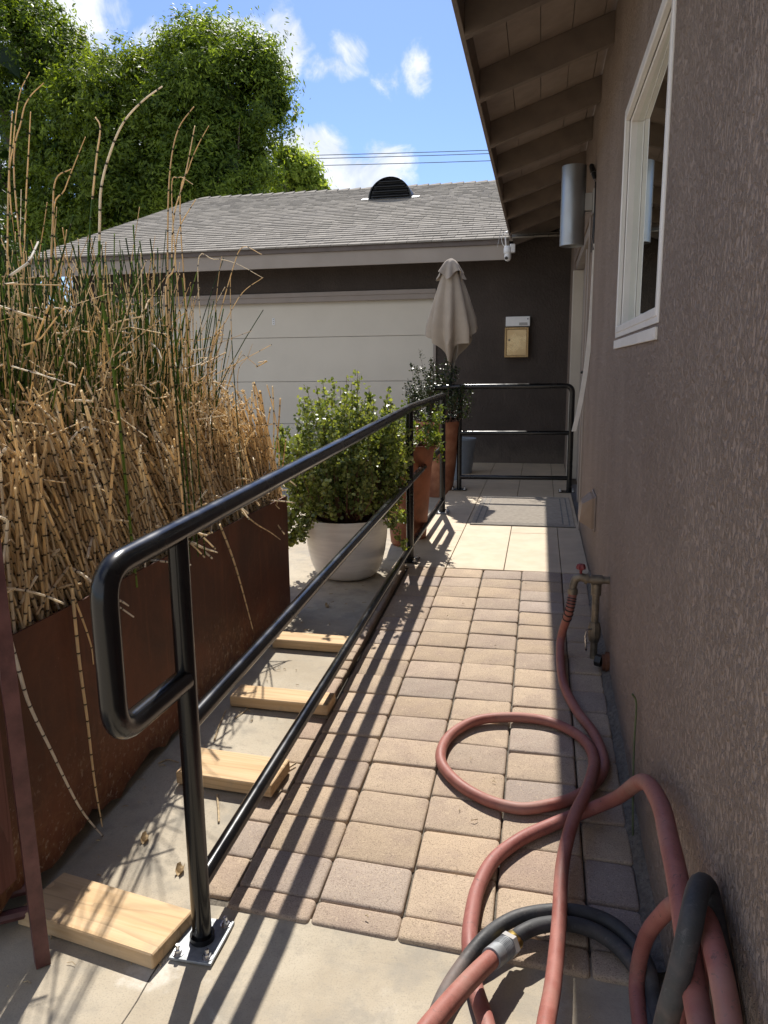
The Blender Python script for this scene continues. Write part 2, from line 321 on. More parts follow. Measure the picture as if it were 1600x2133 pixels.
# ------------------------------------------------------------------ mesh helpers
def wloc(o):
    v = Vector((0, 0, 0))
    while o is not None: v += o.location; o = o.parent
    return v
def link(name, me, m, parent):
    o = bpy.data.objects.new(name, me); C.objects.link(o)
    if m is not None:
        for q in (m if isinstance(m, (list, tuple)) else [m]): me.materials.append(q)
    if parent is not None:
        me.transform(Matrix.Translation(-wloc(parent))); o.parent = parent
    return o
class MB:
    def __init__(s): s.v = []; s.f = []; s.c = []; s.mi = []
    def face(s, pts, col=None, mi=0):
        k = len(s.v); s.v += [tuple(p) for p in pts]; s.f.append(tuple(range(k, k+len(pts)))); s.c.append(col); s.mi.append(mi)
    def add(s, vs, fs, col=None, mi=0):
        k = len(s.v); s.v += [tuple(p) for p in vs]
        for f in fs: s.f.append(tuple(i+k for i in f)); s.c.append(col); s.mi.append(mi)
    def box(s, x0, x1, y0, y1, z0, z1, col=None, ch=0.0, mi=0):
        if ch <= 0:
            s.add([(x, y, z) for z in (z0, z1) for y in (y0, y1) for x in (x0, x1)],
                  [(0, 2, 3, 1), (4, 5, 7, 6), (0, 1, 5, 4), (2, 6, 7, 3), (0, 4, 6, 2), (1, 3, 7, 5)], col, mi); return
        c = ch; X, Y, Z = (x0, x1), (y0, y1), (z0, z1); vs = []; idx = {}
        for i in (0, 1):
            for j in (0, 1):
                for k in (0, 1):
                    sx, sy, sz = (c, -c)[i], (c, -c)[j], (c, -c)[k]
                    for a, p in enumerate(((X[i], Y[j]+sy, Z[k]+sz), (X[i]+sx, Y[j], Z[k]+sz), (X[i]+sx, Y[j]+sy, Z[k]))):
                        idx[(i, j, k, a)] = len(vs); vs.append(p)
        g = lambda i, j, k, a: idx[(i, j, k, a)]; fs = []
        for i in (0, 1):
            q = [g(i, 0, 0, 0), g(i, 0, 1, 0), g(i, 1, 1, 0), g(i, 1, 0, 0)]; fs.append(q if i == 0 else q[::-1])
            q = [g(0, i, 0, 1), g(1, i, 0, 1), g(1, i, 1, 1), g(0, i, 1, 1)]; fs.append(q if i == 0 else q[::-1])
            q = [g(0, 0, i, 2), g(0, 1, i, 2), g(1, 1, i, 2), g(1, 0, i, 2)]; fs.append(q if i == 0 else q[::-1])
        for i in (0, 1):
            for j in (0, 1):
                fs.append([g(i, j, 0, 0), g(i, j, 1, 0), g(i, j, 1, 1), g(i, j, 0, 1)])
                fs.append([g(i, 0, j, 0), g(i, 1, j, 0), g(i, 1, j, 2), g(i, 0, j, 2)])
                fs.append([g(0, i, j, 1), g(1, i, j, 1), g(1, i, j, 2), g(0, i, j, 2)])
        for i in (0, 1):
            for j in (0, 1):
                for k in (0, 1): fs.append([g(i, j, k, 0), g(i, j, k, 1), g(i, j, k, 2)])
        s.add(vs, fs, col, mi)
    def tube(s, path, r, n=10, cap=True, col=None, mi=0):
        P = [Vector(p) for p in path]; k = len(P); rr = r if isinstance(r, (list, tuple)) else [r]*k
        t = (P[1]-P[0]).normalized(); a = Vector((0, 0, 1)) if abs(t.z) < .9 else Vector((1, 0, 0))
        u = t.cross(a).normalized(); vs = []
        for i in range(k):
            tt = (P[min(i+1, k-1)]-P[max(i-1, 0)]).normalized()
            u = (u - tt*u.dot(tt)).normalized(); w_ = tt.cross(u)
            for j in range(n):
                an = 2*math.pi*j/n; vs.append(P[i] + (u*math.cos(an)+w_*math.sin(an))*rr[i])
        fs = [(i*n+j, i*n+(j+1) % n, (i+1)*n+(j+1) % n, (i+1)*n+j) for i in range(k-1) for j in range(n)]
        if cap: fs += [tuple(range(n))[::-1], tuple(range((k-1)*n, k*n))]
        s.add(vs, fs, col, mi)
    def lathe(s, prof, c=(0, 0, 0), n=32, fn=None, cap=True):
        vs = []
        for i, (r, z) in enumerate(prof):
            for j in range(n):
                a = 2*math.pi*j/n; q = r if fn is None else fn(r, z, a)
                vs.append((c[0]+q*math.cos(a), c[1]+q*math.sin(a), c[2]+z))
        k = len(prof)
        fs = [(i*n+j, i*n+(j+1) % n, (i+1)*n+(j+1) % n, (i+1)*n+j) for i in range(k-1) for j in range(n)]
        if cap: fs += [tuple(range(n))[::-1], tuple(range((k-1)*n, k*n))]
        s.add(vs, fs)
    def build(s, name, m=None, parent=None, smooth=False, fix=True):
        me = bpy.data.meshes.new(name); me.from_pydata(s.v, [], s.f)
        if any(c is not None for c in s.c):
            at = me.attributes.new('tint', 'FLOAT_COLOR', 'FACE')
            at.data.foreach_set('color', [x for c in s.c for x in (*(c or (.4, .4, .4)), 1.0)])
        if any(s.mi): me.polygons.foreach_set('material_index', s.mi)
        me.update()
        if fix:
            import bmesh
            b = bmesh.new(); b.from_mesh(me); bmesh.ops.recalc_face_normals(b, faces=b.faces); b.to_mesh(me); b.free()
        if smooth:
            me.polygons.foreach_set('use_smooth', [True]*len(me.polygons))
            me.set_sharp_from_angle(angle=R(38))
        return link(name, me, m, parent)
def tag(o, label, cat, group=None):
    o['label'] = label; o['category'] = cat
    if group: o['group'] = group
    return o
def thing(name, loc, label, cat, group=None):
    o = bpy.data.objects.new(name, None); o.location = loc; o.empty_display_size = .1; C.objects.link(o)
    return tag(o, label, cat, group)
def struct(o, kind='structure'): o['kind'] = kind; return o
def spline(pts, sub=8):
    P = [Vector(p) for p in pts]; P = [P[0]*2-P[1]] + P + [P[-1]*2-P[-2]]; out = []
    for i in range(1, len(P)-2):
        for k in range(sub):
            t = k/sub; a, b, c, d = P[i-1:i+3]
            out.append(.5*((2*b)+(c-a)*t+(2*a-5*b+4*c-d)*t*t+(3*b-a-3*c+d)*t**3))
    return out + [P[-2]]
def fillet(pts, r, k=7):
    P = [Vector(p) for p in pts]; out = [P[0]]
    for i in range(1, len(P)-1):
        a = (P[i-1]-P[i]).normalized(); b = (P[i+1]-P[i]).normalized(); ang = a.angle(b)
        d = min(r/math.tan(ang/2), (P[i-1]-P[i]).length*.49, (P[i+1]-P[i]).length*.49)
        p0, p1 = P[i]+a*d, P[i]+b*d
        for j in range(k+1):
            t = j/k; out.append(p0*(1-t)**2 + P[i]*2*t*(1-t) + p1*t*t)
    return out + [P[-1]]
def npmesh(name, V, F, m, parent=None, face_col=None, pt=None, smooth=False):
    n, k = F.shape
    me = bpy.data.meshes.new(name); me.vertices.add(len(V)); me.vertices.foreach_set('co', V.astype(np.float32).ravel())
    me.loops.add(n*k); me.loops.foreach_set('vertex_index', F.astype(np.int32).ravel())
    me.polygons.add(n); me.polygons.foreach_set('loop_start', np.arange(0, n*k, k, dtype=np.int32))
    if smooth: me.polygons.foreach_set('use_smooth', np.ones(n, dtype=bool))
    me.update(calc_edges=True)
    if face_col is not None:
        at = me.attributes.new('tint', 'FLOAT_COLOR', 'FACE')
        at.data.foreach_set('color', np.concatenate([face_col, np.ones((n, 1))], 1).astype(np.float32).ravel())
    for q, arr in (pt or {}).items():
        at = me.attributes.new(q, 'FLOAT', 'POINT'); at.data.foreach_set('value', arr.astype(np.float32))
    me.validate()
    return link(name, me, m, parent)
def leaves(name, P, U, V, col, m, parent=None, hexa=False):
    n = len(P)
    if hexa:
        N = np.cross(U, V); N /= np.linalg.norm(N, axis=1, keepdims=True)+1e-9; b = N*np.linalg.norm(V, axis=1, keepdims=True)*.3
        vs = np.stack([P-U, P-U*.45+V*.85+b, P+U*.5+V*.8+b, P+U, P+U*.5-V*.8+b, P-U*.45-V*.85+b], 1).reshape(-1, 3); k = 6
    else:
        vs = np.stack([P-U, P+V-U*.1, P+U, P-V-U*.1], 1).reshape(-1, 3); k = 4
    return npmesh(name, vs, np.arange(n*k).reshape(n, k), m, parent, col)
def unit(v): return v/(np.linalg.norm(v, axis=-1, keepdims=True)+1e-9)

# ------------------------------------------------------------------ levels of the ground
def gz(y): return float(np.interp(y, [-50, 1.4, 2.3, 3.4, 4.2, 8.9, 60], [0, 0, .058, .112, .122, .095, .095]))
def rz(y): return float(np.clip(.012+(y-1.45)*.156/2.63, .012, .168))
LZ = .168
def surf(x, y):
    if -.8 < x < .29 and y > 1.45: return rz(y)
    return gz(y)
def at(px, py, h):                      # photo pixel -> point h above whatever it lies on
    z = .1
    for _ in range(12):
        p = Pz(px, py, z); z = surf(p.x, p.y)+h
    return Pz(px, py, z)

# ground sheet
ys = [-300, -50, -3, 0, .6, 1.0, 1.4, 1.495, 1.51, 1.6, 1.8, 2.0, 2.3, 2.6, 3.0, 3.4, 3.8, 4.2, 5, 6, 7, 8, 8.9, 12, 30, 80, 400]
xs = [-400, -60, -10, -4, -2, -1, -.786, -.776, 0, .285, .6, 8, 60, 400]
def gg(x, y): return gz(y)-(.07 if -.78 < x < .286 and 1.5 < y < 8.5 else 0)
g = MB(); g.add([(x, y, gg(x, y)) for y in ys for x in xs], [(j*len(xs)+i, j*len(xs)+i+1, (j+1)*len(xs)+i+1, (j+1)*len(xs)+i) for j in range(len(ys)-1) for i in range(len(xs)-1)])
struct(g.build('ground', M['concrete'], smooth=False))
jn = MB()                                # tooled control joint of the slab
a, b_ = Pz(250, 2140, 0), Pz(332, 2008, 0)
dv = (b_-a).normalized(); a = a-dv*.6; pp = [a+(b_-a)*t+Vector((math.sin(t*31)*.0015, 0, -.0012)) for t in np.linspace(0, 1, 24)]
jn.tube(pp, .0024, 6); struct(jn.build('slab_joint', M['grout']))
# ------------------------------------------------------------------ paver ramp
PC = [(.44, .345, .252), (.45, .352, .258), (.41, .325, .252), (.385, .315, .258), (.435, .338, .243), (.41, .322, .248), (.455, .355, .256), (.37, .304, .258), (.44, .338, .24), (.445, .332, .25)]
pb = MB()
def paver(x0, x1, y0, y1, zt, th=.05, sl=1.0, bulge=.0015, rj=.011):
    """rounded tumbled paver: domed top with eased corners"""
    j = lambda s: rnd.uniform(-s, s)
    x0 += .0022+j(.0012); x1 -= .0022+j(.0012); y0 += .0014+j(.0008); y1 -= .0014+j(.0008)
    col = mul(rnd.choice(PC), rnd.uniform(.88, 1.1)); dz = j(.0022); tx, ty = j(.018), j(.02)
    cx, cy = (x0+x1)/2, (y0+y1)/2; hx, hy = (x1-x0)/2, (y1-y0)/2
    def ring(off, z):
        o = []
        for qx, qy, a0 in ((1, 1, 0), (-1, 1, 90), (-1, -1, 180), (1, -1, 270)):
            for a in (0, 30, 60, 90):
                an = R(a0+a); r = max(.004, min(rj, hx*.7, hy*.7)-off*.3)
                X = cx+qx*(hx-off-r)+math.cos(an)*r; Y = cy+qy*(hy-off-r)+math.sin(an)*r
                o.append((X, Y-.065*(X+.2)*max(0, 1-(Y-1.45)/1.3), zt(Y)+dz+z+(X-cx)*tx+(Y-cy)*ty))
        return o
    rings = [ring(0, -th), ring(0, -.008), ring(.001, -.0042), ring(.0034, -.0013), ring(.0085, 0)]
    vs = [p for r_ in rings for p in r_]; n = 16
    fs = [(i*n+q, i*n+(q+1) % n, (i+1)*n+(q+1) % n, (i+1)*n+q) for i in range(4) for q in range(n)]
    k = len(vs); vs.append((cx, cy-.065*(cx+.2)*max(0, 1-(cy-1.45)/1.3), zt(cy)+dz+bulge*.5)); fs += [(4*n+q, 4*n+(q+1) % n, k) for q in range(n)]
    pb.add(vs, fs, col)
cols = [-.70, -.49, -.28, -.07, .14, .266]
for i in range(5):
    y = 1.458; paver(cols[i]+rnd.uniform(-.004, .004), cols[i+1], y, 1.533, rz); y = 1.533
    sh = rnd.uniform(-.013, .013)
    for k in range(17):
        y1 = 1.533+(k+1)*(4.085-1.533)/17 + (sh if k < 16 else 0)
        paver(cols[i], cols[i+1], y, y1, rz); y = y1
y = 1.49
while y < 2.40:
    paver(-.79, -.70, y, y+.15, lambda q: rz(q)-.006); y += .15
y = 2.43
while y < 4.02:
    d = rnd.choice((.078, .078, .15)); paver(-.787+rnd.uniform(-.006, .006), -.712, y, min(y+d, 4.08), lambda q: rz(q)+.016, .07, rj=.004, bulge=.001); y += d
struct(pb.build('paver_ramp', M['paver'], smooth=True))
jb = MB()                                # bedding sand seen in the joints
yy = np.linspace(1.48, 4.085, 12)
vs = []
for q in yy: vs += [(-.786, q, rz(q)-.016), (.272, q, rz(q)-.016)]
jb.add(vs, [(2*i, 2*i+1, 2*i+3, 2*i+2) for i in range(11)])
jb.add([(-.786, q, z) for q in yy for z in (gz(q)-.02, rz(q)-.016)], [(2*i, 2*i+1, 2*i+3, 2*i+2) for i in range(11)])
struct(jb.build('ramp_bedding', M['grout']))
mt = MB(); vs = []                       # rough mortar strip along the wall
for q in np.linspace(1.46, 4.09, 60):
    vs += [(.255+rnd.uniform(-.012, .006), q, rz(q)-.014), (.270+rnd.uniform(-.006, .006), q, rz(q)+.003+rnd.uniform(-.004, .007)), (.2905, q, rz(q)+.016+rnd.uniform(-.006, .014))]
mt.add(vs, [(3*i+k, 3*i+k+1, 3*i+k+4, 3*i+k+3) for i in range(59) for k in range(2)])
struct(mt.build('mortar_strip', M['mortar'], smooth=True))
# ------------------------------------------------------------------ landing
lb = MB()
lb.box(-.785, .289, 4.09, 8.845, .02, LZ-.012, mi=1)
def tl(x0, x1, y0, y1):
    lb.box(x0+.002, x1-.002, y0+.002, y1-.002, LZ-.0115, LZ+rnd.uniform(-.0006, .0006), ch=.0018)
for x0, x1, brk in ((-.79, -.49, (4.088, 5.07, 6.05, 7.15, 8.1, 8.845)), (-.49, -.17, (4.088, 5.5, 6.9, 7.6, 8.845)), (-.17, .14, (4.088, 5.06, 6.3, 7.6, 8.845)), (.14, .289, (4.088, 5.5, 6.9, 7.6, 8.845))):
    for i in range(len(brk)-1): tl(x0, x1, brk[i], brk[i+1])
struct(lb.build('landing', [M['tile'], M['grout']]))

# ------------------------------------------------------------------ house
WX = .29
house = thing('house', (WX, 3, 0), 'brown stucco house with open rafter eave running along the right side', 'house')
def wall_holes(y0, y1, z0, ztop, holes, depth):
    Y = sorted({y0, y1, *[h[0] for h in holes], *[h[1] for h in holes]}); Z = sorted({z0, ztop, *[h[2] for h in holes], *[h[3] for h in holes]})
    b = MB()
    for i in range(len(Y)-1):
        for k in range(len(Z)-1):
            cy, cz = (Y[i]+Y[i+1])/2, (Z[k]+Z[k+1])/2
            if any(h[0] < cy < h[1] and h[2] < cz < h[3] for h in holes): continue
            b.face([(WX, Y[i], Z[k]), (WX, Y[i], Z[k+1]), (WX, Y[i+1], Z[k+1]), (WX, Y[i+1], Z[k])])
    for a, c, d, e in holes:
        for p in (((a, d), (a, e)), ((c, e), (c, d)), ((a, e), (c, e)), ((c, d), (a, d))):
            (ya, za), (yb, zb) = p
            b.face([(WX, ya, za), (WX, yb, zb), (WX+depth, yb, zb), (WX+depth, ya, za)])
    b.face([(WX, y0, z0), (WX, y0, ztop), (WX+5, y0, ztop+1.6), (WX+5, y0, z0)])
    return b
WY0, WY1, WZ0, WZ1 = 2.10, 3.205, 1.395, 2.19
DY0, DY1, DZ1 = 5.2, 7.75, 2.23
wall_holes(-1.6, 8.848, .03, 2.86, [(WY0, WY1, WZ0, WZ1), (DY0, DY1, .10, DZ1)], .14).build('wall', M['stucco'], house, fix=False)
fd = MB(); fd.box(WX+.012, WX+.3, -1.6, DY0, -.05, .05); fd.build('foundation', M['mortar'], house)
# roof: slope rises towards +X
RS = .33
def roofz(x): return 2.665+(x+.31)*RS
RY0, RY1 = -2.0, 9.25
rb = MB()
for i in range(7):                       # tongue boards on the rafters, seams along the eave
    x0 = -.325+i*.142; x1 = x0+.139
    rb.add([(x, y, roofz(x)+d) for d in (0, .02) for y in (RY0, RY1) for x in (x0, x1)], [(0, 2, 3, 1), (4, 5, 7, 6), (0, 1, 5, 4), (2, 6, 7, 3), (0, 4, 6, 2), (1, 3, 7, 5)])
rb.build('roof_deck', M['deck'], house)
rs = MB(); x0, x1 = -.352, 4.8
rs.add([(x, y, roofz(x)+d) for d in (.022, .036) for y in (RY0-.02, RY1+.02) for x in (x0, x1)], [(0, 2, 3, 1), (4, 5, 7, 6), (0, 1, 5, 4), (2, 6, 7, 3), (0, 4, 6, 2), (1, 3, 7, 5)], (.25, .235, .215))
rs.build('roof', M['shingle'], house)
fs_ = MB(); fs_.box(-.345, -.325, RY0, 8.2, 2.535, 2.672, ch=.002); fs_.build('fascia', M['paint'], house)
db = MB(); db.box(-.356, -.3455, RY0, 8.2, 2.600, 2.682); db.build('drip_edge', M['housedoor'], house)
rf = MB(); xa, xb = -.324, WX-.001
rf.add([(xa, -.02, roofz(xa)-.002), (xb, -.02, roofz(xb)-.002), (xb, -.02, roofz(xb)-.137), (xa, -.02, roofz(xa)-.137), (xa, .02, roofz(xa)-.002), (xb, .02, roofz(xb)-.002), (xb, .02, roofz(xb)-.137), (xa, .02, roofz(xa)-.137)],
       [(0, 1, 2, 3), (7, 6, 5, 4), (0, 4, 5, 1), (1, 5, 6, 2), (2, 6, 7, 3), (3, 7, 4, 0)])
raf = rf.build('rafter', M['paint'], house)
RAF = [-1.15, -.4, .34, 1.06, 1.78, 2.50, 3.24, 3.98, 4.78, 5.50, 6.33, 7.05, 7.83, 8.55]
for i, yv in enumerate(RAF):
    o = raf if i == 0 else raf.copy()
    if i: C.objects.link(o); o.parent = house
    o.location = (0, yv, 0)
raf.location = (0, RAF[0], 0)
for o in [q for q in house.children if q.name.startswith('rafter')]: pass
fz = MB(); fz.box(WX-.018, WX-.0008, -1.6, 8.84, roofz(WX)-.137-.16, roofz(WX)-.139); 
# window
win = MB()
def rect_ring(b, x0, x1, ya, yb, za, zb, wd, ch=.003):
    b.box(x0, x1, ya, ya+wd, za, zb, ch=ch); b.box(x0, x1, yb-wd, yb, za, zb, ch=ch)
    b.box(x0, x1, ya+wd, yb-wd, za, za+wd, ch=ch); b.box(x0, x1, ya+wd, yb-wd, zb-wd, zb, ch=ch)
gl = MB(); ya, yb, za, zb = WY0+.029, WY1-.029, WZ0+.029, WZ1-.029
gl.add([(xx+(.017 if yy == yb else 0), yy, zq) for zq in (za, zb) for yy in (ya, yb) for xx in (WX+.021, WX+.025)], [(0, 2, 3, 1), (4, 5, 7, 6), (0, 1, 5, 4), (2, 6, 7, 3), (0, 4, 6, 2), (1, 3, 7, 5)])
wn = gl.build('window', M['glass'], house)
rect_ring(win, WX-.006, WX+.013, WY0-.004, WY1+.004, WZ0-.004, WZ1+.004, .026)
fl_ = MB(); rect_ring(fl_, WX-.0035, WX+.006, WY0-.022, WY1+.022, WZ0-.02, WZ1+.022, .0175, .001)
win.build('window_frame', M['vinyl'], wn); fl_.build('frame_flange', M['vinyl'], wn)
w2 = MB(); rect_ring(w2, WX+.0135, WX+.05, WY0+.0205, WY1-.0205, WZ0+.0205, WZ1-.0205, .010); w2.build('sash', M['vinyl'], wn)
sl_ = MB(); sl_.box(WX-.008, WX-.0005, WY0-.015, WY1+.02, WZ0-.062, WZ0-.030, ch=.001); sl_.tube([(WX-.0095, WY0+.01, WZ0-.05), (WX-.0075, WY0+.01, WZ0-.05)], .004, 8); sl_.build('sill_flashing', M['vinyl'], wn)
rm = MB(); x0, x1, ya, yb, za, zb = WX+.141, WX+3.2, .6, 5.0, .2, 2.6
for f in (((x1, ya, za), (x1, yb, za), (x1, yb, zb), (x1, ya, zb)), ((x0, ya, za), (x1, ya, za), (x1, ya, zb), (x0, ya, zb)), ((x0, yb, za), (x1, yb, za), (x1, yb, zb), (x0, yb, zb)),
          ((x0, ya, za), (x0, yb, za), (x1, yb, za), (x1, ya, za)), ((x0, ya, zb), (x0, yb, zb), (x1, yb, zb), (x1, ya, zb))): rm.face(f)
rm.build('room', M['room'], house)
# entrance door in its recess
dr = MB(); dx = WX+.075
dr.box(dx, dx+.04, DY0+.085, 6.30, LZ+.01, 2.15, ch=.002)
for za, zb in ((.30, 1.02), (1.14, 2.02)):
    rect_ring(dr, dx-.008, dx+.001, DY0+.20, 6.18, za, zb, .022, .002)
dor = dr.build('door', M['housedoor'], house)
df = MB(); df.box(WX-.012, dx+.05, DY0-.001, DY0+.08, LZ, DZ1-.04, ch=.003); df.box(WX+.03, dx+.05, 6.305, 6.42, LZ, 2.155, ch=.003); df.box(WX+.01, dx+.05, DY0+.08, DY1-.08, 2.156, DZ1-.001, ch=.003)
df.box(dx+.005, dx+.04, 6.42, DY1-.09, LZ, 2.155, ch=.002); df.build('door_frame', M['housedoor'], dor)
dj = MB(); dj.box(WX-.014, dx+.05, DY1-.085, DY1-.002, LZ, 2.152, ch=.003); dj.build('door_jamb', M['trim'], dor)
dh = MB(); dh.box(dx-.012, dx-.0085, 6.13, 6.17, 1.16, 1.30, ch=.002); dh.tube([(dx-.012, 6.15, 1.22), (dx-.055, 6.15, 1.22), (dx-.06, 6.05, 1.215)], .009, 8); dh.build('handle', M['blackp'], dor)

# ------------------------------------------------------------------ garage
GY = 8.85; EY, EZ, GS = 8.40, 2.585, .335
GLX, GRX = -6.05, 3.0; RIDY = 13.4; RIDZ = EZ+(RIDY-EY)*GS; HIPX = GLX
garage = thing('garage', (-3, GY, .095), 'low brown garage with grey shingled hip roof and pale sectional door behind the planter', 'garage')
GXL = -5.75; DXL, DXR, DZ0, DZT = -5.25, -1.215, .10, 2.06
gw = MB()
gw.face([(DXR, GY, .05), (WX+.3, GY, .05), (WX+.3, GY, 2.62), (-.31, GY, 2.62), (DXR, GY, 2.62)]); gw.face([(-.31, GY, 2.62), (WX+.3, GY, 2.62), (WX+.3, GY, roofz(WX+.3)-.003), (-.31, GY, roofz(-.31)-.003)]); gw.face([(GXL, GY, .05), (DXL, GY, .05), (DXL, GY, 2.62), (GXL, GY, 2.62)])
gw.face([(DXL, GY, DZT), (DXR, GY, DZT), (DXR, GY, 2.62), (DXL, GY, 2.62)])
for p in (((DXR, .05), (DXR, DZT)), ((DXR, DZT), (DXL, DZT)), ((DXL, DZT), (DXL, .05))):
    gw.face([(p[0][0], GY, p[0][1]), (p[1][0], GY, p[1][1]), (p[1][0], GY+.16, p[1][1]), (p[0][0], GY+.16, p[0][1])])
gw.face([(GXL, GY, .05), (GXL, GY, 2.62), (GXL, RIDY, RIDZ-.08), (GXL, 17.9, 2.62), (GXL, 17.9, .05)])
gw.build('wall', M['stuccog'], garage, fix=False)
gd = MB(); zs = [DZ0+.012, .605, 1.112, 1.632, DZT-.002]
for i in range(4): gd.box(DXL+.004, DXR-.004, GY+.05, GY+.09, zs[i]+(.002 if i else 0), zs[i+1]-.002, ch=.003)
gdo = gd.build('garage_door', M['door'], garage)
gs2 = MB(); gs2.box(DXL+.004, DXR-.004, GY+.045, GY+.095, DZ0-.01, DZ0+.0115); gs2.build('bottom_seal', M['blackp'], gdo)
gb = MB(); gb.box(DXL+.004, DXR-.004, GY+.0905, GY+.12, DZ0, DZT-.002); gb.build('door_back', M['housedoor'], gdo)
kp = MB(); c = Py(570, 670, GY+.05); kp.box(c.x-.017, c.x+.017, GY+.044, GY+.0495, c.z-.04, c.z+.04, ch=.004)
kpo = kp.build('lock_plate', M['whitep'], gdo)
kd = MB()
for dz in (-.024, 0, .024): kd.tube([(c.x, GY+.0435, c.z+dz), (c.x, GY+.0442, c.z+dz)], .008, 10)
kd.build('keyhole', M['plate'], kpo)
tr = MB(); tr.box(DXL-.02, DXR+.03, GY-.022, GY-.001, DZT-.03, DZT+.075, ch=.004); tr.box(DXL-.02, DXR+.03, GY-.034, GY-.0225, DZT+.03, DZT+.08, ch=.003); tr.box(DXR-.001, DXR+.03, GY-.0215, GY-.001, .1, DZT-.031, ch=.003)
tr.build('door_trim', M['housedoor'], garage)
fa = MB(); fa.box(GLX, -.36, EY+.02, EY+.045, EZ-.215, EZ-.03, ch=.002); [fa.add([(xx, yy, EZ+abs(0)+(RIDY-EY-abs(yy-RIDY))*GS+dz) for dz in (-.215, -.012) for yy in ya_ for xx in (GLX+.0005, GLX+.026)], [(0, 2, 3, 1), (4, 5, 7, 6), (0, 1, 5, 4), (2, 6, 7, 3), (0, 4, 6, 2), (1, 3, 7, 5)]) for ya_ in ((EY+.0455, RIDY), (RIDY, 18.4))]; fa.build('fascia', M['fascia'], garage)
dp = MB(); dp.box(GLX-.012, -.36, EY-.002, EY+.019, EZ-.062, EZ-.004, ch=.002); dp.build('drip_edge', M['drip'], garage)
sf = MB(); sf.box(GLX+.03, -.36, EY+.05, GY+.2, EZ-.06, EZ-.05); sf.build('soffit', M['deck'], garage)
# shingle courses: overlapping wedges with individual tabs
sg = MB(); NC = 36; SC = [(.275, .25, .212), (.265, .24, .204), (.28, .254, .215), (.25, .226, .192), (.27, .245, .208), (.295, .267, .226)]
dY = (RIDY-EY+.03)/NC
for i in range(NC):
    y0 = EY-.03+i*dY; y1 = y0+dY*1.02
    xl = GLX-.02; x = xl-.15*rnd.random(); sag = 0
    while x < .35:
        wd = rnd.choice((.09, .12, .15, .19, .26)); xa = max(x, xl); xb = x+wd-.004
        if xb > xl+.02:
            th = rnd.choice((.013, .015, .017)); yo = rnd.uniform(-.0018, .0012)
            za = lambda q: EZ+(q-EY)*GS
            v = [(xa, y0+yo, za(y0+yo)+th), (xb, y0+yo, za(y0+yo)+th), (xb, y1, za(y1)+.004), (xa, y1, za(y1)+.004), (xa, y0+yo, za(y0+yo)-.002), (xb, y0+yo, za(y0+yo)-.002)]
            sg.add(v, [(0, 1, 2, 3), (4, 5, 1, 0), (4, 0, 3), (5, 2, 1)], mul(rnd.choice(SC), rnd.uniform(.94, 1.05)))
        x += wd
# the other faces of the hip roof, plain sheets just under the courses
zz = lambda q: EZ+(q-EY)*GS-.003
sg.face([(GLX, EY, zz(EY)), (GRX, EY, zz(EY)), (GRX, RIDY, zz(RIDY)), (HIPX, RIDY, zz(RIDY))], (.07, .065, .06))
sg.face([(GLX, 18.4, zz(EY)), (GRX, 18.4, zz(EY)), (GRX, RIDY, zz(RIDY)), (HIPX, RIDY, zz(RIDY))], (.28, .26, .24))
sg.build('roof', M['shingle'], garage, fix=False)
rc = MB()
def caps(a, b, n, wd):
    a, b = Vector(a), Vector(b); d = (b-a)/n; sd = Vector((0, 0, 1)).cross(d).normalized()*wd
    for i in range(n):
        p = a+d*i-d*.1; q = a+d*(i+1)
        rc.add([p-sd+Vector((0, 0, -wd*.3+.012)), p+Vector((0, 0, .034)), p+sd+Vector((0, 0, -wd*.3+.012)), q-sd+Vector((0, 0, -wd*.3)), q+Vector((0, 0, .012)), q+sd+Vector((0, 0, -wd*.3)),
                p-sd+Vector((0, 0, -wd*.3-.012)), p+sd+Vector((0, 0, -wd*.3-.012))],
               [(0, 1, 4, 3), (1, 2, 5, 4), (6, 1, 0), (6, 7, 2, 1)], mul(rnd.choice(SC), rnd.uniform(.85, 1.05)))
caps((.6, RIDY, RIDZ), (HIPX, RIDY, RIDZ), 34, .13)
rc.build('ridge_cap', M['shingle'], garage, fix=False)
# half-round louvred roof vent
vc = Vector((-2.30, 11.88, 0)); vc.z = EZ+(vc.y-EY)*GS; VR = .335
vb = MB(); n = 20
fr = [(vc.x+VR*math.cos(math.pi*i/n), vc.y, vc.z+.0+VR*.98*math.sin(math.pi*i/n)) for i in range(n+1)]
bk = [(p[0], vc.y+max(.0, (p[2]-vc.z)/GS)*1.0, p[2]) for p in fr]
vb.add(fr+bk, [(i, i+1, n+2+i, n+1+i) for i in range(n)])
fr2 = [(vc.x+VR*.93*math.cos(math.pi*i/n), vc.y-.003, vc.z+.02+VR*.90*math.sin(math.pi*i/n)) for i in range(n+1)]
fr3 = [(p[0], p[1]-.003, p[2]) for p in fr]
vb.add(fr3+fr2, [(i, n+1+i, n+2+i, i+1) for i in range(n)])
dk = [(p[0], p[1]+.06, p[2]) for p in fr2]; vb.add(dk, [tuple(range(n+1))])
vo = vb.build('roof_vent', M['blackp'], garage, smooth=False)
lv = MB()
for k in range(4):
    h = .05+k*.068; hw = VR*.9*math.sqrt(max(.05, 1-((h+.0)/(VR*.92))**2))*.97
    lv.add([(vc.x-hw, vc.y-.012, vc.z+h), (vc.x+hw, vc.y-.012, vc.z+h), (vc.x+hw, vc.y+.05, vc.z+h+.05), (vc.x-hw, vc.y+.05, vc.z+h+.05), (vc.x-hw, vc.y-.012, vc.z+h+.008), (vc.x+hw, vc.y-.012, vc.z+h+.008)], [(0, 1, 2, 3), (0, 4, 5, 1)])
lv.build('louvre', M['blackp'], vo)
vf = MB(); hz = lambda q: EZ+(q-EY)*GS
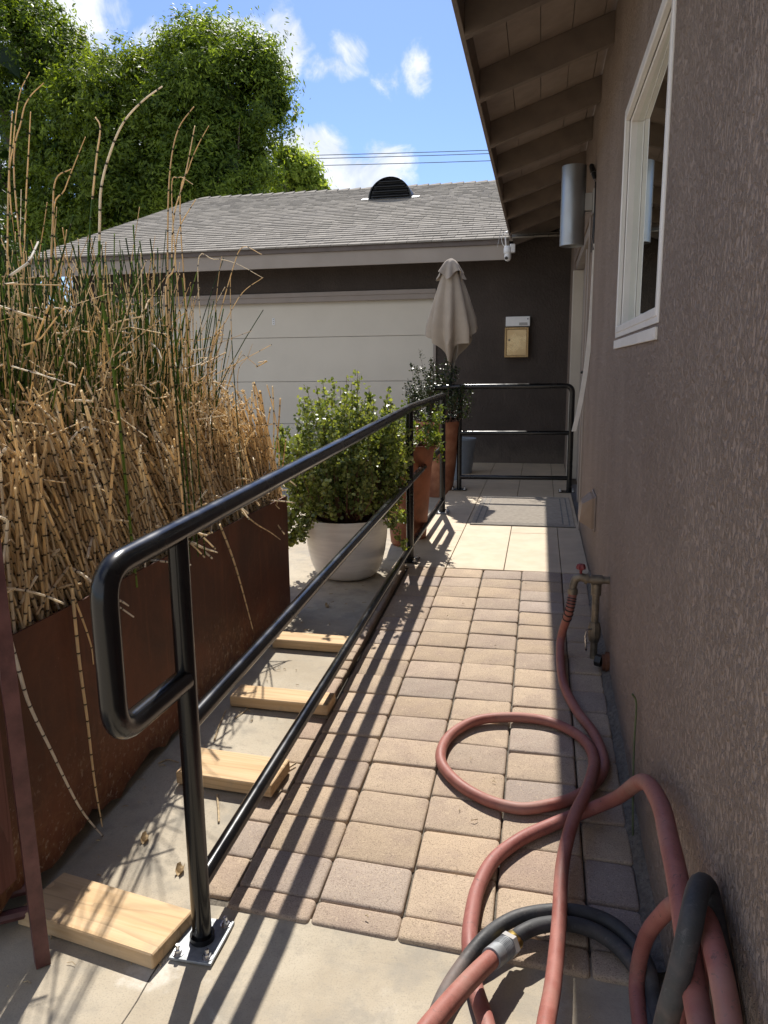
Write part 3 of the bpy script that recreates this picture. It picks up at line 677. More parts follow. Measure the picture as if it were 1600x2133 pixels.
vf.add([(vc.x-.44, vc.y-.03, hz(vc.y-.03)+.022), (vc.x+.44, vc.y-.03, hz(vc.y-.03)+.022), (vc.x+.44, vc.y+.12, hz(vc.y+.12)+.022), (vc.x-.44, vc.y+.12, hz(vc.y+.12)+.022)], [(0, 1, 2, 3)]); vf.build('flashing', M['galv'], vo)

# ------------------------------------------------------------------ handrails
RX = -.712
def post_base(b_, x, y, z, hx=.050, hy=.066):
    bolts = []
    b_.box(x-hx, x+hx, y-hy, y+hy, z+.003, z+.0095, ch=.0012)
    for sx in (-1, 1):
        for sy in (-1, 1):
            px, py = x+sx*(hx-.016), y+sy*(hy-.016)
            bl = MB(); bolts.append(bl)
            bl.tube([(px, py, z+.0096), (px, py, z+.0115)], .0125, 12); bl.tube([(px, py, z+.0116), (px, py, z+.020)], .0085, 6); bl.tube([(px, py, z+.0201), (px, py, z+.031)], .0048, 8)
    return bolts
def railing(name, loc, label): return thing(name, loc, label, 'handrail', 'black steel pipe handrails')
h1 = railing('handrail', (RX, 1.385, 0), 'long black pipe handrail climbing the paver ramp with a closed loop at its near end')
ty = lambda y: float(np.interp(y, [1.0, 4.2, 5.7], [.935, 1.045, 1.056]))
my = lambda y: float(np.interp(y, [1.4, 4.2, 5.7], [.53, .632, .678]))
by = lambda y: float(np.interp(y, [1.4, 4.2, 5.7], [.146, .25, .270]))
RAD, RADs = .0235, .0195
t_ = MB()
t_.tube(fillet([(RX, 5.722, ty(5.7)), (RX, 4.2, ty(4.2)), (RX, 1.112, ty(1.112)), (RX, 1.112, .640), (RX, 1.372, .634)], .062), RAD, 20)
t_.build('top_rail', M['black'], h1, True)
for nm, fn, rr in (('mid_rail', my, RADs), ('bottom_rail', by, RADs)):
    q = MB(); q.tube([(RX, 1.39, fn(1.39)), (RX, 4.2, fn(4.2)), (RX, 5.70, fn(5.7))], rr, 16); q.build(nm, M['black'], h1, True)
for y, z in ((1.385, 0.0), (4.205, LZ), (5.70, LZ)):
    q = MB(); q.tube([(RX, y, z+.0105), (RX, y, ty(y)-.006)], .0215, 18)
    q.tube([(RX, y, z+.0102), (RX, y, z+.024)], .0275, 18)
    po = q.build('post', M['black'], h1, True)
    pbm = MB(); bolts = post_base(pbm, RX, y, z)
    pbm.build('base_plate', M['galv' if y != 4.205 else 'black'], po)
    for q in bolts: q.build('bolt', M['steel'], po, True)
h2 = railing('handrail', (-.2, 6.82, LZ), 'short level black handrail crossing the tiled landing before the dark garage wall')
Y2 = 6.82; xA, xB = -.700, .272; zt = LZ+.925
q = MB(); q.tube(fillet([(xA, Y2, .825), (-.955, Y2, .825), (-.955, Y2, zt-.004), (xA, Y2, zt), (xB, Y2, zt+.006), (xB, Y2, LZ+.0105)], .065), RAD, 20); q.build('top_rail', M['black'], h2, True)
for nm, z in (('mid_rail', .684), ('bottom_rail', .286)):
    q = MB(); q.tube([(xA, Y2, z), (xB, Y2, z+.008)], RADs, 16); q.build(nm, M['black'], h2, True)
q = MB(); q.tube([(xA, Y2, LZ+.0105), (xA, Y2, zt-.006)], .0215, 18); po = q.build('post', M['black'], h2, True)
for x in (xA, xB-.02):
    pbm = MB(); bolts = post_base(pbm, x, Y2, LZ, .07, .05); pbm.build('base_plate', M['black'], h2)
    for q in bolts: q.build('bolt', M['steel'], h2, True)
# ------------------------------------------------------------------ planter
PXF, PYN, PYF, PTOP = -1.17, 1.27, 3.40, .675
pl = thing('planter_box', (-1.6, 2.3, gz(2.3)), 'long rusty brown steel planter box holding dried horsetail', 'planter')
b = MB(); n = 46
def side(pa, pb_, nrm):
    fr_, bt = [], []
    for i in range(n+1):
        t = i/n; p = Vector(pa).lerp(Vector(pb_), t)
        lo = gz(p.y)+max(0, .016+.045*float(np.interp(p.y, [1.3, 2.6], [1, 0]))+.014*math.sin(i*.9)+rnd.uniform(-.014, .016))
        fr_.append((p.x, p.y, PTOP)); bt.append((p.x, p.y, lo))
    for off in (0, .006):
        k = [Vector(q)-Vector(nrm)*off for q in fr_+bt]; b.add(k, [(i, i+1, n+2+i, n+1+i) for i in range(n)])
    k = [Vector(q) for q in fr_]+[Vector(q)-Vector(nrm)*.006 for q in fr_]; b.add(k, [(i, i+1, n+2+i, n+1+i) for i in range(n)])
side((PXF, PYN, 0), (PXF, PYF, 0), (1, 0, 0)); side((-2.2, PYF, 0), (PXF, PYF, 0), (0, 1, 0)); side((-2.2, PYN, 0), (PXF, PYN, 0), (0, -1, 0)); side((-2.2, PYN, 0), (-2.2, PYF, 0), (-1, 0, 0))
b.build('box', M['rust'], pl, fix=False)
b = MB(); b.add([(x, y, .615+rnd.uniform(-.012, .012)) for y in np.linspace(PYN+.007, PYF-.007, 30) for x in np.linspace(-2.193, PXF-.007, 14)], [(j*14+i, j*14+i+1, (j+1)*14+i+1, (j+1)*14+i) for j in range(29) for i in range(13)])
b.build('soil', M['soil'], pl)
b = MB(); b.add([(x, y, z) for z in (gz(2), .61) for y in (PYN+.05, PYF-.05) for x in (-2.15, PXF-.05)], [(0, 1, 5, 4), (2, 6, 7, 3), (0, 4, 6, 2), (1, 3, 7, 5)]); b.build('earth_core', M['soil'], pl)
# stones / crumbled footing under the near end
# ------------------------------------------------------------------ horsetail
def stems(paths, rad, node, rv, sides=5):
    n, k, _ = paths.shape
    t = np.gradient(paths, axis=1); t = unit(t)
    ref = unit(rng.normal(size=(n, 1, 3))); u = unit(np.cross(t, np.broadcast_to(ref, t.shape))); w_ = np.cross(t, u)
    an = np.arange(sides)*2*np.pi/sides
    V = paths[:, :, None, :] + rad[:, :, None, None]*(u[:, :, None, :]*np.cos(an)[None, None, :, None]+w_[:, :, None, :]*np.sin(an)[None, None, :, None])
    i, j, s = np.meshgrid(np.arange(n), np.arange(k-1), np.arange(sides), indexing='ij')
    idx = lambda a, b_, c: (a*k+b_)*sides+c % sides
    F = np.stack([idx(i, j, s), idx(i, j, s+1), idx(i, j+1, s+1), idx(i, j+1, s)], -1).reshape(-1, 4)
    # closed tips
    nd = np.repeat(node[:, :, None], sides, 2).ravel(); rr = np.repeat(rv, k*sides)
    return V.reshape(-1, 3), F, nd, rr
def kseg(base, dirs, length, k, bend, kink=None):
    """paths growing from base along dirs with a bend"""
    n = len(base); s = np.linspace(0, 1, k)[None, :, None]
    p = base[:, None, :] + dirs[:, None, :]*length[:, None, None]*s + bend[:, None, :]*(s**2)*length[:, None, None]
    if kink is not None:
        ks, kd = kink; over = np.clip(s[..., 0]-ks[:, None], 0, 1)[..., None]
        p = p + kd[:, None, :]*over*length[:, None, None]
    return p
def pack(groups):
    Vs, Fs, N_, R_ = [], [], [], []; off = 0
    for V, F, nd, rr in groups: Vs.append(V); Fs.append(F+off); N_.append(nd); R_.append(rr); off += len(V)
    return np.concatenate(Vs), np.concatenate(Fs), np.concatenate(N_), np.concatenate(R_)
def bundle(base, d, L, r, rv, k=7, bend=None, kink=None, nodelen=.055, taper=.75):
    n = len(base); bend = np.zeros((n, 3)) if bend is None else bend
    p = kseg(base, unit(d), L, k, bend, kink)
    sl = np.linspace(0, 1, k)[None, :]
    node = sl*(L/nodelen*rng.uniform(.8, 1.25, n))[:, None]+rng.random((n, 1))
    rad = r[:, None]*(1-(1-taper)*sl)
    return stems(p, rad, node, rv)
U_ = rng.uniform
dry, grn = [], []
def topz(y): return np.interp(y, [1.2, 2.0, 2.6, 2.9, 3.15, 3.4], [1.46, 1.58, 1.64, 1.54, 1.30, 1.00])
# the skirt of dead stems along the front and the far end
n = 4300; y = U_(PYN+.02, PYF-.02, n); x = PXF-.015-np.abs(rng.normal(0, .14, n)); x = np.maximum(x, -2.1)
base = np.stack([x, y, np.full(n, .61)], 1)
ln_ = np.interp(y, [1.4, 1.9, 2.5], [.25, .8, 1.0]); d = np.stack([-.24*ln_+rng.normal(0, .13, n), -.40*ln_+rng.normal(0, .15, n), np.ones(n)], 1)
bn = np.stack([rng.normal(-.04, .08, n), rng.normal(-.05, .07, n), rng.normal(0, .02, n)], 1)
dry.append(bundle(base, d, U_(.32, .70, n)*np.interp(y, [1.3, 2, 3, 3.4], [.84, .95, .92, .72]), U_(.0028, .0050, n), U_(.1, .95, n), 8, bn, (U_(.6, .9, n), np.where(U_(0, 1, (n, 1)) < .27, np.stack([rng.normal(.1, .4, n), rng.normal(-.15, .45, n), U_(-1.1, -.2, n)], 1), 0))))
n = 700; x = U_(-2.1, PXF, n); y = PYF-.02-np.abs(rng.normal(0, .12, n)); base = np.stack([x, y, np.full(n, .61)], 1)
d = np.stack([rng.normal(-.12, .16, n), rng.normal(.07, .12, n), np.ones(n)], 1); bn = np.stack([rng.normal(-.08, .06, n), rng.normal(-.22, .1, n), np.zeros(n)], 1)
dry.append(bundle(base, d, U_(.35, .62, n), U_(.003, .0052, n), U_(.1, .8, n), 7, bn))
# standing dead stems above
n = 1650; x = PXF-.20-U_(0, 1, n)**1.6*.62; y = U_(PYN, PYF-.12, n); base = np.stack([x, y, np.full(n, .62)], 1)
tz = topz(y)*U_(.74, 1.06, n); L = tz-.62; rq = U_(.0017, .0034, n)
d = np.stack([rng.normal(-.02, .10, n), rng.normal(-.03, .12, n), np.ones(n)], 1); bn = np.stack([rng.normal(0, .10, n), rng.normal(0, .12, n), np.zeros(n)], 1)
kk = (U_(.55, .95, n), np.where(U_(0, 1, (n, 1)) < .35, np.stack([rng.normal(0, .4, n), rng.normal(0, .45, n), U_(-1.2, -.2, n)], 1), 0))
dry.append(bundle(base, d, L, rq, U_(.05, .9, n), 9, bn, kk, taper=.5))
# broken pieces lying across the mass
n = 620; y = U_(PYN, PYF-.1, n); x = PXF-.05-U_(0, 1, n)*.75; z = U_(.98, 1.3, n)*np.interp(y, [1.3, 2.9, 3.4], [1, 1, .83])+np.where(U_(0, 1, n) < .25, U_(0, .35, n), 0)
base = np.stack([x, y, z], 1); a = U_(0, 2*np.pi, n); d = np.stack([np.cos(a), np.sin(a), rng.normal(.0, .5, n)], 1)
kk = (U_(.3, .7, n), np.stack([rng.normal(0, .5, n), rng.normal(0, .5, n), rng.normal(-.3, .6, n)], 1))
dry.append(bundle(base, d, U_(.04, .19, n), U_(.0018, .0038, n), U_(.3, 1.0, n), 7, None, kk))
# snapped stalks hanging about the rim
n = 130; y = U_(PYN, PYF, n); x = PXF-.02-U_(0, .12, n); base = np.stack([x, y, U_(.66, .82, n)], 1)
d = np.stack([U_(-.1, .8, n), rng.normal(0, .8, n), rng.normal(-.1, .45, n)], 1)
dry.append(bundle(base, d, U_(.06, .2, n), U_(.003, .0052, n), U_(.6, 1, n), 6, np.stack([np.zeros(n), np.zeros(n), U_(-.5, 0, n)], 1)))
# green stems
n = 820; x = PXF-.20-U_(0, 1, n)**1.5*.5; y = U_(PYN, PYF-.32, n); base = np.stack([x, y, np.full(n, .62)], 1)
L = topz(y)*U_(.82, 1.08, n)-.62; d = np.stack([rng.normal(-.02, .09, n), rng.normal(-.05, .10, n), np.ones(n)], 1); bn = np.stack([rng.normal(0, .09, n), rng.normal(0, .1, n), np.zeros(n)], 1)
grn.append(bundle(base, d, L, U_(.0022, .0044, n), U_(.1, 1.0, n), 9, bn, nodelen=.085, taper=.6))
V1, F1, N1, R1 = pack(dry); V2, F2, N2, R2 = pack(grn)
o = npmesh('horsetail_clump', np.concatenate([V1, V2]), np.concatenate([F1, F2+len(V1)]), [M['reed'], M['reedg']], None, None, dict(node=np.concatenate([N1, N2]), rnd=np.concatenate([R1, R2])), True)
o.data.polygons.foreach_set('material_index', np.concatenate([np.zeros(len(F1), np.int32), np.ones(len(F2), np.int32)])); o['kind'] = 'stuff'
o['label'] = 'dense mass of dead straw coloured horsetail filling the steel planter'; o['category'] = 'plant mass'
def stalk(pts, r, green, label, name='horsetail_stalk', group='tall stalks above the planter', rv=None, gap=.07, sub=5):
    p = np.array([tuple(q) for q in spline(pts, sub)])[None]
    seg = np.linalg.norm(np.diff(p[0], axis=0), axis=1); s = np.concatenate([[0], np.cumsum(seg)])
    k = p.shape[1]; r *= .52; rad = np.array([r*(1-.55*(i/(k-1))**1.5) for i in range(k)])[None]
    V, F, nd, rr = stems(p, rad, (s/gap)[None]*1.15+.4, np.array([rv if rv is not None else rnd.uniform(.4, .8)]), 7)
    o = npmesh(name, V, F, [M['reedg'], M['reed']] if green else M['reed'], None, None, dict(node=nd, rnd=rr), True)
    if green:
        zc = V[F].mean(1)[:, 2]; zsort = V[:, 2].min()+(V[:, 2].max()-V[:, 2].min())*green
        o.data.polygons.foreach_set('material_index', (zc > zsort).astype(np.int32))
    b0 = V.mean(0)
    return tag(o, label, 'plant stalk', group)
def tall(px, Y, r, green, label, rv=None):
    pts = [Py(a, b_, Y) for a, b_ in px]; f = pts[0].copy()
    if f.z > .9: pts = [Vector((f.x+.02, f.y, .63)), f*.5+Vector((f.x+.02, f.y, .63))*.5] + pts
    stalk(pts, r, green, label, rv=rv)
tall([(20, 620), (16, 480), (20, 330), (26, 232)], 2.0, .0065, .45, 'straight stalk at the far left, green below and straw above', .5)
tall([(22, 420), (28, 300), (40, 200), (62, 150)], 2.02, .0045, 0, 'thin straw stalk at far left, tip curving up right, tallest there', .5)
tall([(30, 380), (45, 250), (60, 205), (92, 172)], 1.98, .005, 0, 'straw stalk at far left whose tip leans right in a bow', .35)
tall([(52, 620), (54, 430), (60, 310), (64, 232)], 2.1, .006, .4, 'upright stalk with blunt dark cone tip at upper left', .45)
tall([(108, 640), (110, 460), (116, 375), (148, 352)], 2.0, .0065, .6, 'green stalk forking where a thin arched side shoot begins', .3)
tall([(112, 470), (135, 395), (158, 335), (178, 285)], 2.02, .0045, 0, 'thin banded straw stalk slanting right above the forked green one', .4)
tall([(180, 700), (188, 480), (200, 340), (209, 268), (199, 244)], 2.1, .0075, .85, 'tall green stalk with a small crooked pink tip', .6)
tall([(240, 800), (210, 600), (208, 450), (213, 378), (236, 300), (262, 248), (300, 208), (338, 180)], 2.0, .0085, .72, 'thickest bright green stalk ending in a long tan arc to the right', .9)
tall([(352, 640), (350, 450), (356, 340), (372, 268), (404, 222)], 2.35, .006, .55, 'dark banded stalk with bunched tip right of the tan arc', .3)
tall([(362, 660), (360, 470), (385, 370), (406, 262)], 2.4, .0065, .7, 'green stalk bending right below a slim brown top', .7)
tall([(358, 420), (372, 370), (402, 384)], 2.38, .004, .5, 'short side shoot arching over beside the bent green stalk', .5)
tall([(375, 440), (394, 350), (414, 300), (435, 262)], 2.4, .0045, .3, 'slender brown banded stalk leaning right, rightmost of the tall cluster', .4)
tall([(345, 620), (362, 560), (372, 480), (408, 415)], 2.2, .006, 0, 'thick bent straw stalk crossing before the garage roof ridge', .55)
tall([(430, 800), (450, 690), (482, 570), (505, 515), (545, 530)], 2.75, .005, 0, 'long straw stalk leaning right with its tip hooked over the fascia', .5)
tall([(432, 770), (445, 690), (454, 590), (462, 534)], 2.8, .0045, .8, 'dark green stalk standing against the pale garage door edge', .2)
tall([(488, 790), (482, 690), (480, 590), (484, 560)], 2.9, .0045, .75, 'outermost upright green stalk in front of the garage door', .35)
tall([(440, 730), (470, 670), (505, 610), (548, 578)], 2.8, .0045, 0, 'straw stalk leaning far right with a forked drooping tip', .6)
tall([(412, 556), (445, 540), (490, 548), (546, 578)], 2.7, .0035, 0, 'pale thin stalk arching nearly flat across the fascia', .85)
tall([(495, 785), (515, 745), (526, 716)], 3.0, .003, 0, 'small knotted sprig standing off the right edge of the mass', .3)
for i in range(26):
    y = U_(1.7, 2.9); x0 = U_(-1.85, -1.45); h = float(topz(y))*U_(1.0, 1.14)
    stalk([(x0, y, .63), (x0+U_(-.03, .03), y, 1.1), (x0+U_(-.06, .04), y+U_(-.05, .05), 1.1+(h-1.1)*.6), (x0+U_(-.1, .08), y+U_(-.08, .08), h)], U_(.004, .006), U_(.5, 1.05), 'one of the many upright banded stalks rising out of the dry mass', group='upright stalks in the dry mass', gap=.06, rv=U_(.1, .9))
XD = PXF+.012
for px, r, lab, rv in (([(22, 1335), (42, 1405), (62, 1470), (105, 1560), (165, 1680), (219, 1748)], .0055, 'long pale stalk drooping down the near end of the planter face', .97),
     ([(150, 1225), (165, 1375), (182, 1500), (196, 1620), (213, 1722)], .005, 'tan stalk hanging straight down the planter near the loop', .5),
     ([(150, 1235), (172, 1290), (190, 1345), (195, 1385)], .0035, 'short orange stalk hanging beside the straight tan one', .4),
     ([(458, 1092), (486, 1165), (508, 1240), (527, 1312)], .005, 'split straw stalk hanging over the middle of the planter face', .7),
     ([(505, 1068), (535, 1092), (562, 1108), (584, 1124)], .004, 'forked stalk end poking down over the planter rim under the handrail', .75),
     ([(400, 1130), (425, 1142), (453, 1151)], .006, 'pale snapped stalk end sticking out below the top rail', .9),
     ([(238, 1250), (252, 1252), (268, 1262)], .005, 'bleached stub lying over the rim inside the handrail loop', .95)):
    stalk([Px(a, b_, XD+.004*i) for i, (a, b_) in enumerate(px)], r*1.7, 0, lab, 'hanging_stalk', 'stalks hanging over the planter face', rv, .055)

# ------------------------------------------------------------------ pots and their plants
def pot(name, c, prof, m, label, soil=.05, fn=None):
    t = thing(name, c, label, 'plant pot'); b = MB(); b.lathe(prof, c, 48, fn, cap=False); rb_, zb = prof[0]
    b.add([(c[0]+rb_*math.cos(2*math.pi*j/48), c[1]+rb_*math.sin(2*math.pi*j/48), c[2]+zb) for j in range(48)], [tuple(range(48))[::-1]])
    b.build('body', m, t, True); rt, zt_ = max(prof, key=lambda q: q[1])
    s_ = MB(); s_.lathe([(rt*.9, zt_-soil), (rt*.45, zt_-soil+.012), (.005, zt_-soil+.018)], c, 24, cap=False); s_.build('soil', M['soil'], t, True)
    return t
PC1 = Vector((-1.04, 4.02, gz(4.0)))
pot('plant_pot', tuple(PC1), [(.11, .0), (.15, .008), (.175, .03), (.198, .08), (.215, .15), (.226, .23), (.232, .33), (.229, .342), (.220, .342), (.216, .32), (.2, .26)], M['pot'], 'round white glazed pot holding the bushy green shrub')
PC2 = Vector((-.83, 4.83, gz(4.8)))
pot('plant_pot', tuple(PC2), [(.10, 0), (.115, .02), (.135, .25), (.155, .52), (.17, .62), (.178, .64), (.176, .662), (.156, .66), (.148, .6)], M['terrad'], 'narrow dark terracotta pot half hidden behind the white pot')
PC3 = Vector((-.905, 6.86, gz(6.86)))
pot('plant_pot', tuple(PC3), [(.128, 0), (.138, .02), (.165, .25), (.19, .5), (.206, .64), (.213, .66), (.211, .685), (.19, .683), (.186, .62)], M['terra'], 'large terracotta pot beside the landing with the folded umbrella in it')
PC4 = Vector((-.80, 7.95, gz(7.9)))
pot('plant_pot', tuple(PC4), [(.10, 0), (.11, .02), (.13, .2), (.15, .38), (.165, .42), (.16, .435), (.14, .43), (.138, .38)], M['bluepot'], 'grey blue pot in the shade beside the dark wall')
def shrub(name, c, nst, spread, height, label, cat, m, colA, colB, leafsz, trail=0, seed=3, per=46, up=1.0):
    t = thing(name, c, label, cat); r = np.random.default_rng(seed); P, U, V, CC = [], [], [], []; st = MB()
    for i in range(nst):
        a = r.uniform(0, 2*np.pi); tr_ = i < trail
        rad = spread*math.sqrt(r.uniform(.02, 1)); h = height*(r.uniform(.55, 1.0))*(1-.45*(rad/spread)**2)
        b0 = Vector((c[0]+.10*math.cos(a)*rad/spread, c[1]+.10*math.sin(a)*rad/spread, c[2]))
        if tr_:
            a = r.choice([r.uniform(2.2, 4.3), r.uniform(-.7, .9), r.uniform(0, 6.28)], p=[.72, .13, .15]); rad = spread*r.uniform(.8, 1.08); e = Vector((c[0]+rad*math.cos(a), c[1]+rad*math.sin(a), c[2]-r.uniform(-.05, .13)))
            pts = spline([b0, b0.lerp(e, .5)+Vector((0, 0, .16)), b0.lerp(e, .85)+Vector((0, 0, .07)), e], 6)
        else:
            e = Vector((c[0]+rad*math.cos(a)*1.0, c[1]+rad*math.sin(a), c[2]+h))
            pts = spline([b0, b0.lerp(e, .4)+Vector((math.cos(a)*.05, math.sin(a)*.05, -h*.06)), b0.lerp(e, .75)+Vector((r.normal(0, .02), r.normal(0, .02), 0)), e+Vector((0, 0, .02+.16*r.random()**2))], 6)
        st.tube(pts, [max(.0012, .005*(1-k/len(pts))) for k in range(len(pts))], 5, cap=False)
        nb = per
        for k in range(nb):
            tt = (.22+.78*r.uniform(0, 1)**.8)*(len(pts)-1); q = int(min(tt, len(pts)-2)); p = pts[q].lerp(pts[q+1], tt-q)
            br = r.normal(0, 1, 3); br[2] = abs(br[2])*.7*up; br /= np.linalg.norm(br)
            ln = r.uniform(.015, .075)*(1.1-tt/len(pts)*.6)
            for s_ in range(3):
                w_ = np.array(p)+br*ln*(s_+.6)/2.4+r.normal(0, .006, 3)
                d = unit(br+r.normal(0, .8, 3)); sz = leafsz*r.uniform(.65, 1.25)
                nrm = unit(np.cross(d, r.normal(0, 1, 3))); P.append(w_); U.append(d*sz); V.append(nrm*sz*.8)
                CC.append(np.array(colA)+(np.array(colB)-np.array(colA))*r.uniform(0, 1)**1.3)
    st.build('stems', M['stem'], t, True)
    leaves('foliage', np.array(P), np.array(U), np.array(V), np.array(CC), m, t, True)
    return t
shrub('jade_shrub', (PC1.x, PC1.y, PC1.z+.30), 230, .39, .74, 'bushy small leaved green shrub in the white pot, trailing over its rim', 'shrub', M['sleaf'], (.085, .125, .042), (.33, .385, .125), .0112, 26, 5, 40)
shrub('jade_shrub', (PC2.x, PC2.y, PC2.z+.62), 26, .24, .26, 'sparse green shrub in the narrow terracotta pot, leaning to the rail', 'shrub', M['sleaf'], (.055, .095, .018), (.21, .265, .05), .0095, 6, 8, 34)
shrub('dark_shrub', (PC3.x, PC3.y, PC3.z+.62), 34, .30, .62, 'dark wiry shrub around the umbrella pole in the large pot', 'shrub', M['dleaf'], (.014, .024, .009), (.04, .06, .02), .0085, 0, 9, 56)

# ------------------------------------------------------------------ folded umbrella
uc = Vector((-.80, 6.95, 0)); um = thing('umbrella', (uc.x, uc.y, PC3.z+.6), 'folded taupe patio umbrella standing in the large terracotta pot', 'umbrella')
b = MB(); b.tube([(uc.x, uc.y, PC3.z+.55), (uc.x, uc.y, 2.17)], .019, 12); b.build('pole', M['blackp'], um, True)
NA = 128; rows = 40; vs = []
for i in range(rows):
    t = i/(rows-1)
    for j in range(NA):
        a = 2*math.pi*j/NA; sd = abs(math.cos(a+.15))
        low = 1.215+.36*sd**1.1+.035*math.sin(5*a+1)+.03*math.sin(3*a)
        z = 2.16-(2.16-low)*t
        side_ = float(np.interp(t, [0, .1, .3, .6, .85, 1], [.03, .072, .112, .172, .222, .236]))
        front = float(np.interp(t, [0, .1, .3, .55, .75, .9, 1], [.03, .072, .11, .15, .155, .11, .06]))
        env = 1.06*(side_*sd**1.3+front*(1-sd**1.3))
        f = .5+.5*math.cos(8*a+.9*math.sin(a*2)+.5*t)
        g = .5+.5*math.cos(13*a+2.1*math.sin(a)+1.2*t)
        r = env*(1-(.10+.34*t)*(1-f)**1.5-.10*t*g)
        vs.append((uc.x+r*math.cos(a)+.012*t, uc.y+r*math.sin(a), z))
b = MB(); b.add(vs, [(i*NA+j, i*NA+(j+1) % NA, (i+1)*NA+(j+1) % NA, (i+1)*NA+j) for i in range(rows-1) for j in range(NA)])
b.build('canopy', M['canvas'], um, True)
vs = []
for i in range(10):
    t = i/9
    for j in range(NA):
        a = 2*math.pi*j/NA; r = float(np.interp(t, [0, .15, .4, 1], [.012, .05, .075, .118]))*(1+.16*math.cos(8*a+.4)*t); z = 2.205-t*(.150+.035*math.cos(4*a+.6))
        vs.append((uc.x+r*math.cos(a), uc.y+r*math.sin(a), z))
b = MB(); b.add(vs, [(i*NA+j, i*NA+(j+1) % NA, (i+1)*NA+(j+1) % NA, (i+1)*NA+j) for i in range(9) for j in range(NA)]); b.build('vent_cap', M['canvas'], um, True)

# ------------------------------------------------------------------ lumber offcuts between planter and ramp
GL = 'lumber offcuts between planter and ramp'
def plank(cx, cy, lx, ly, h, rz_, label, sl=0):
    o_ = thing('lumber_block', (cx, cy, gz(cy)), label, 'lumber', GL) if False else None
    b = MB(); b.box(-lx/2, lx/2, -ly/2, ly/2, 0, h, ch=.003)
    o = b.build('lumber_block', M['lumber']); o.location = (cx, cy, gz(cy)+.003+abs(sl)*ly/2); o.rotation_euler = (sl, 0, rz_)
    return tag(o, label, 'lumber', GL)
plank(-.957, 1.392, .385, .148, .038, R(-10), 'widest pine block, nearest the camera, beside the handrail foot')
plank(-.885, 1.99, .31, .145, .04, R(-4), 'pine block with one faint knot, second from the near post', .05)
plank(-.885, 2.45, .37, .10, .04, R(-2), 'pine board with a round knot beside the start of the raised paver edge', .04)
plank(-.93, 2.97, .33, .095, .04, R(-2), 'farthest and palest pine board, nearest the white pot', .03)

# ------------------------------------------------------------------ maroon frame at the left edge
mf = thing('steel_frame', (-1.03, 1.25, 0), 'maroon painted steel frame standing against the near end of the planter', 'frame')
b = MB(); b.tube([(-1.03, 1.262, .002), (-1.043, 1.272, .45), (-1.058, 1.282, .95)], .021, 4); b.build('upright', M['maroon'], mf)
b = MB(); pa, pb_ = Pz(68, 1845, .06), Pz(-90, 1885, .06); b.tube([pa, pb_], .016, 8); b.build('crossbar', M['maroon'], mf)
b = MB(); pa, pb_ = Pz(72, 1895, .035), Pz(-90, 1935, .035); b.tube([pa, pb_], .014, 8); b.build('crossbar', M['maroon'], mf)
b = MB(); q = Px(12, 1560, -1.10); b.box(-1.13, -1.11, q.y-.22, q.y+.004, .16, .62, ch=.002); b.build('board', M['maroonw'], mf)

# ------------------------------------------------------------------ hoses
HR = .0168
def hose(name, pts, m, label, r=HR, sub=9, group=None):
    b = MB(); b.tube(spline(pts, sub), r, 14); return tag(b.build(name, m, None, True), label, 'hose', group)
def A(*l): return [at(*p) for p in l]
GH = 'hoses piled by the wall'
sp = Vector((.150, 3.02, .40))
red1 = [sp+Vector((0, -.002, -.03)), sp+Vector((-.012, -.01, -.10))] + A((1168, 1335, .045), (1172, 1415, .024), (1198, 1475, .02), (1238, 1530, .02), (1258, 1590, .022), (1238, 1632, .02), (1195, 1662, .02),
        (1140, 1678, .02), (1080, 1684, .02), (1010, 1665, .02), (950, 1628, .02), (918, 1582, .02), (935, 1535, .02), (990, 1502, .02), (1070, 1494, .02), (1150, 1505, .02), (1212, 1538, .022), (1237, 1582, .035), (1225, 1640, .06), (1195, 1705, .065), (1172, 1800, .055), (1164, 1930, .065), (1152, 2050, .10), (1135, 2150, .13), (1120, 2300, .15))
hose('garden_hose', red1, M['hose'], 'faded red rubber hose from the spigot, looped once on the sunlit pavers', HR, group=GH)
red2 = [Px(1475, 2200, .225), Px(1452, 2090, .228), Px(1432, 1960, .230), Px(1415, 1850, .234), Px(1396, 1760, .240), Px(1374, 1672, .248), Px(1338, 1628, .250)] + A((1285, 1662, .13), (1220, 1690, .035), (1150, 1718, .02), (1085, 1748, .02), (1030, 1790, .02), (998, 1845, .02), (984, 1900, .02), (978, 1965, .02), (988, 2050, .02), (1012, 2130, .025), (1035, 2240, .03))
hose('garden_hose', red2, M['hosed'], 'red rubber hose kinked up against the stucco wall', HR+.001, group=GH)
c0 = at(1060, 1968, .058); c1 = at(1025, 1996, .075)
red3 = [c1] + A((985, 2035, .085), (930, 2095, .10), (870, 2170, .11), (800, 2280, .11))
dv = (c1-c0).normalized()
hose('garden_hose', red3, M['hose'], 'stiff red hose end with metal coupling in the foreground', HR+.002, group=GH)
cp = thing('hose_coupling', tuple(c0), 'grey and brass threaded coupling joining the red hose to the black one', 'coupling')
b = MB(); b.tube([c0-dv*-.012, c1+dv*.004], .0225, 20)
for k in range(6): p = c0+dv*(.016+k*.005); b.tube([p, p+dv*.002], .0236, 16)
b.build('ferrule', M['galv'], cp, True)
b = MB(); b.tube([c0-dv*.004, c0+dv*.0115], .0265, 6); b.build('hex_nut', M['plate'], cp)
b = MB(); b.tube([c0-dv*.026, c0-dv*.0045], .0205, 18); b.build('brass_collar', M['brass'], cp, True)
blk1 = [c0-dv*.024] + A((1085, 1945, .052), (1125, 1928, .05), (1180, 1924, .046), (1235, 1938, .04), (1285, 1970, .03), (1330, 2025, .022), (1350, 2080, .02), (1360, 2160, .02))
hose('black_hose', blk1, M['hoseb'], 'black rubber hose curving right from the metal coupling', .0165, group=GH)
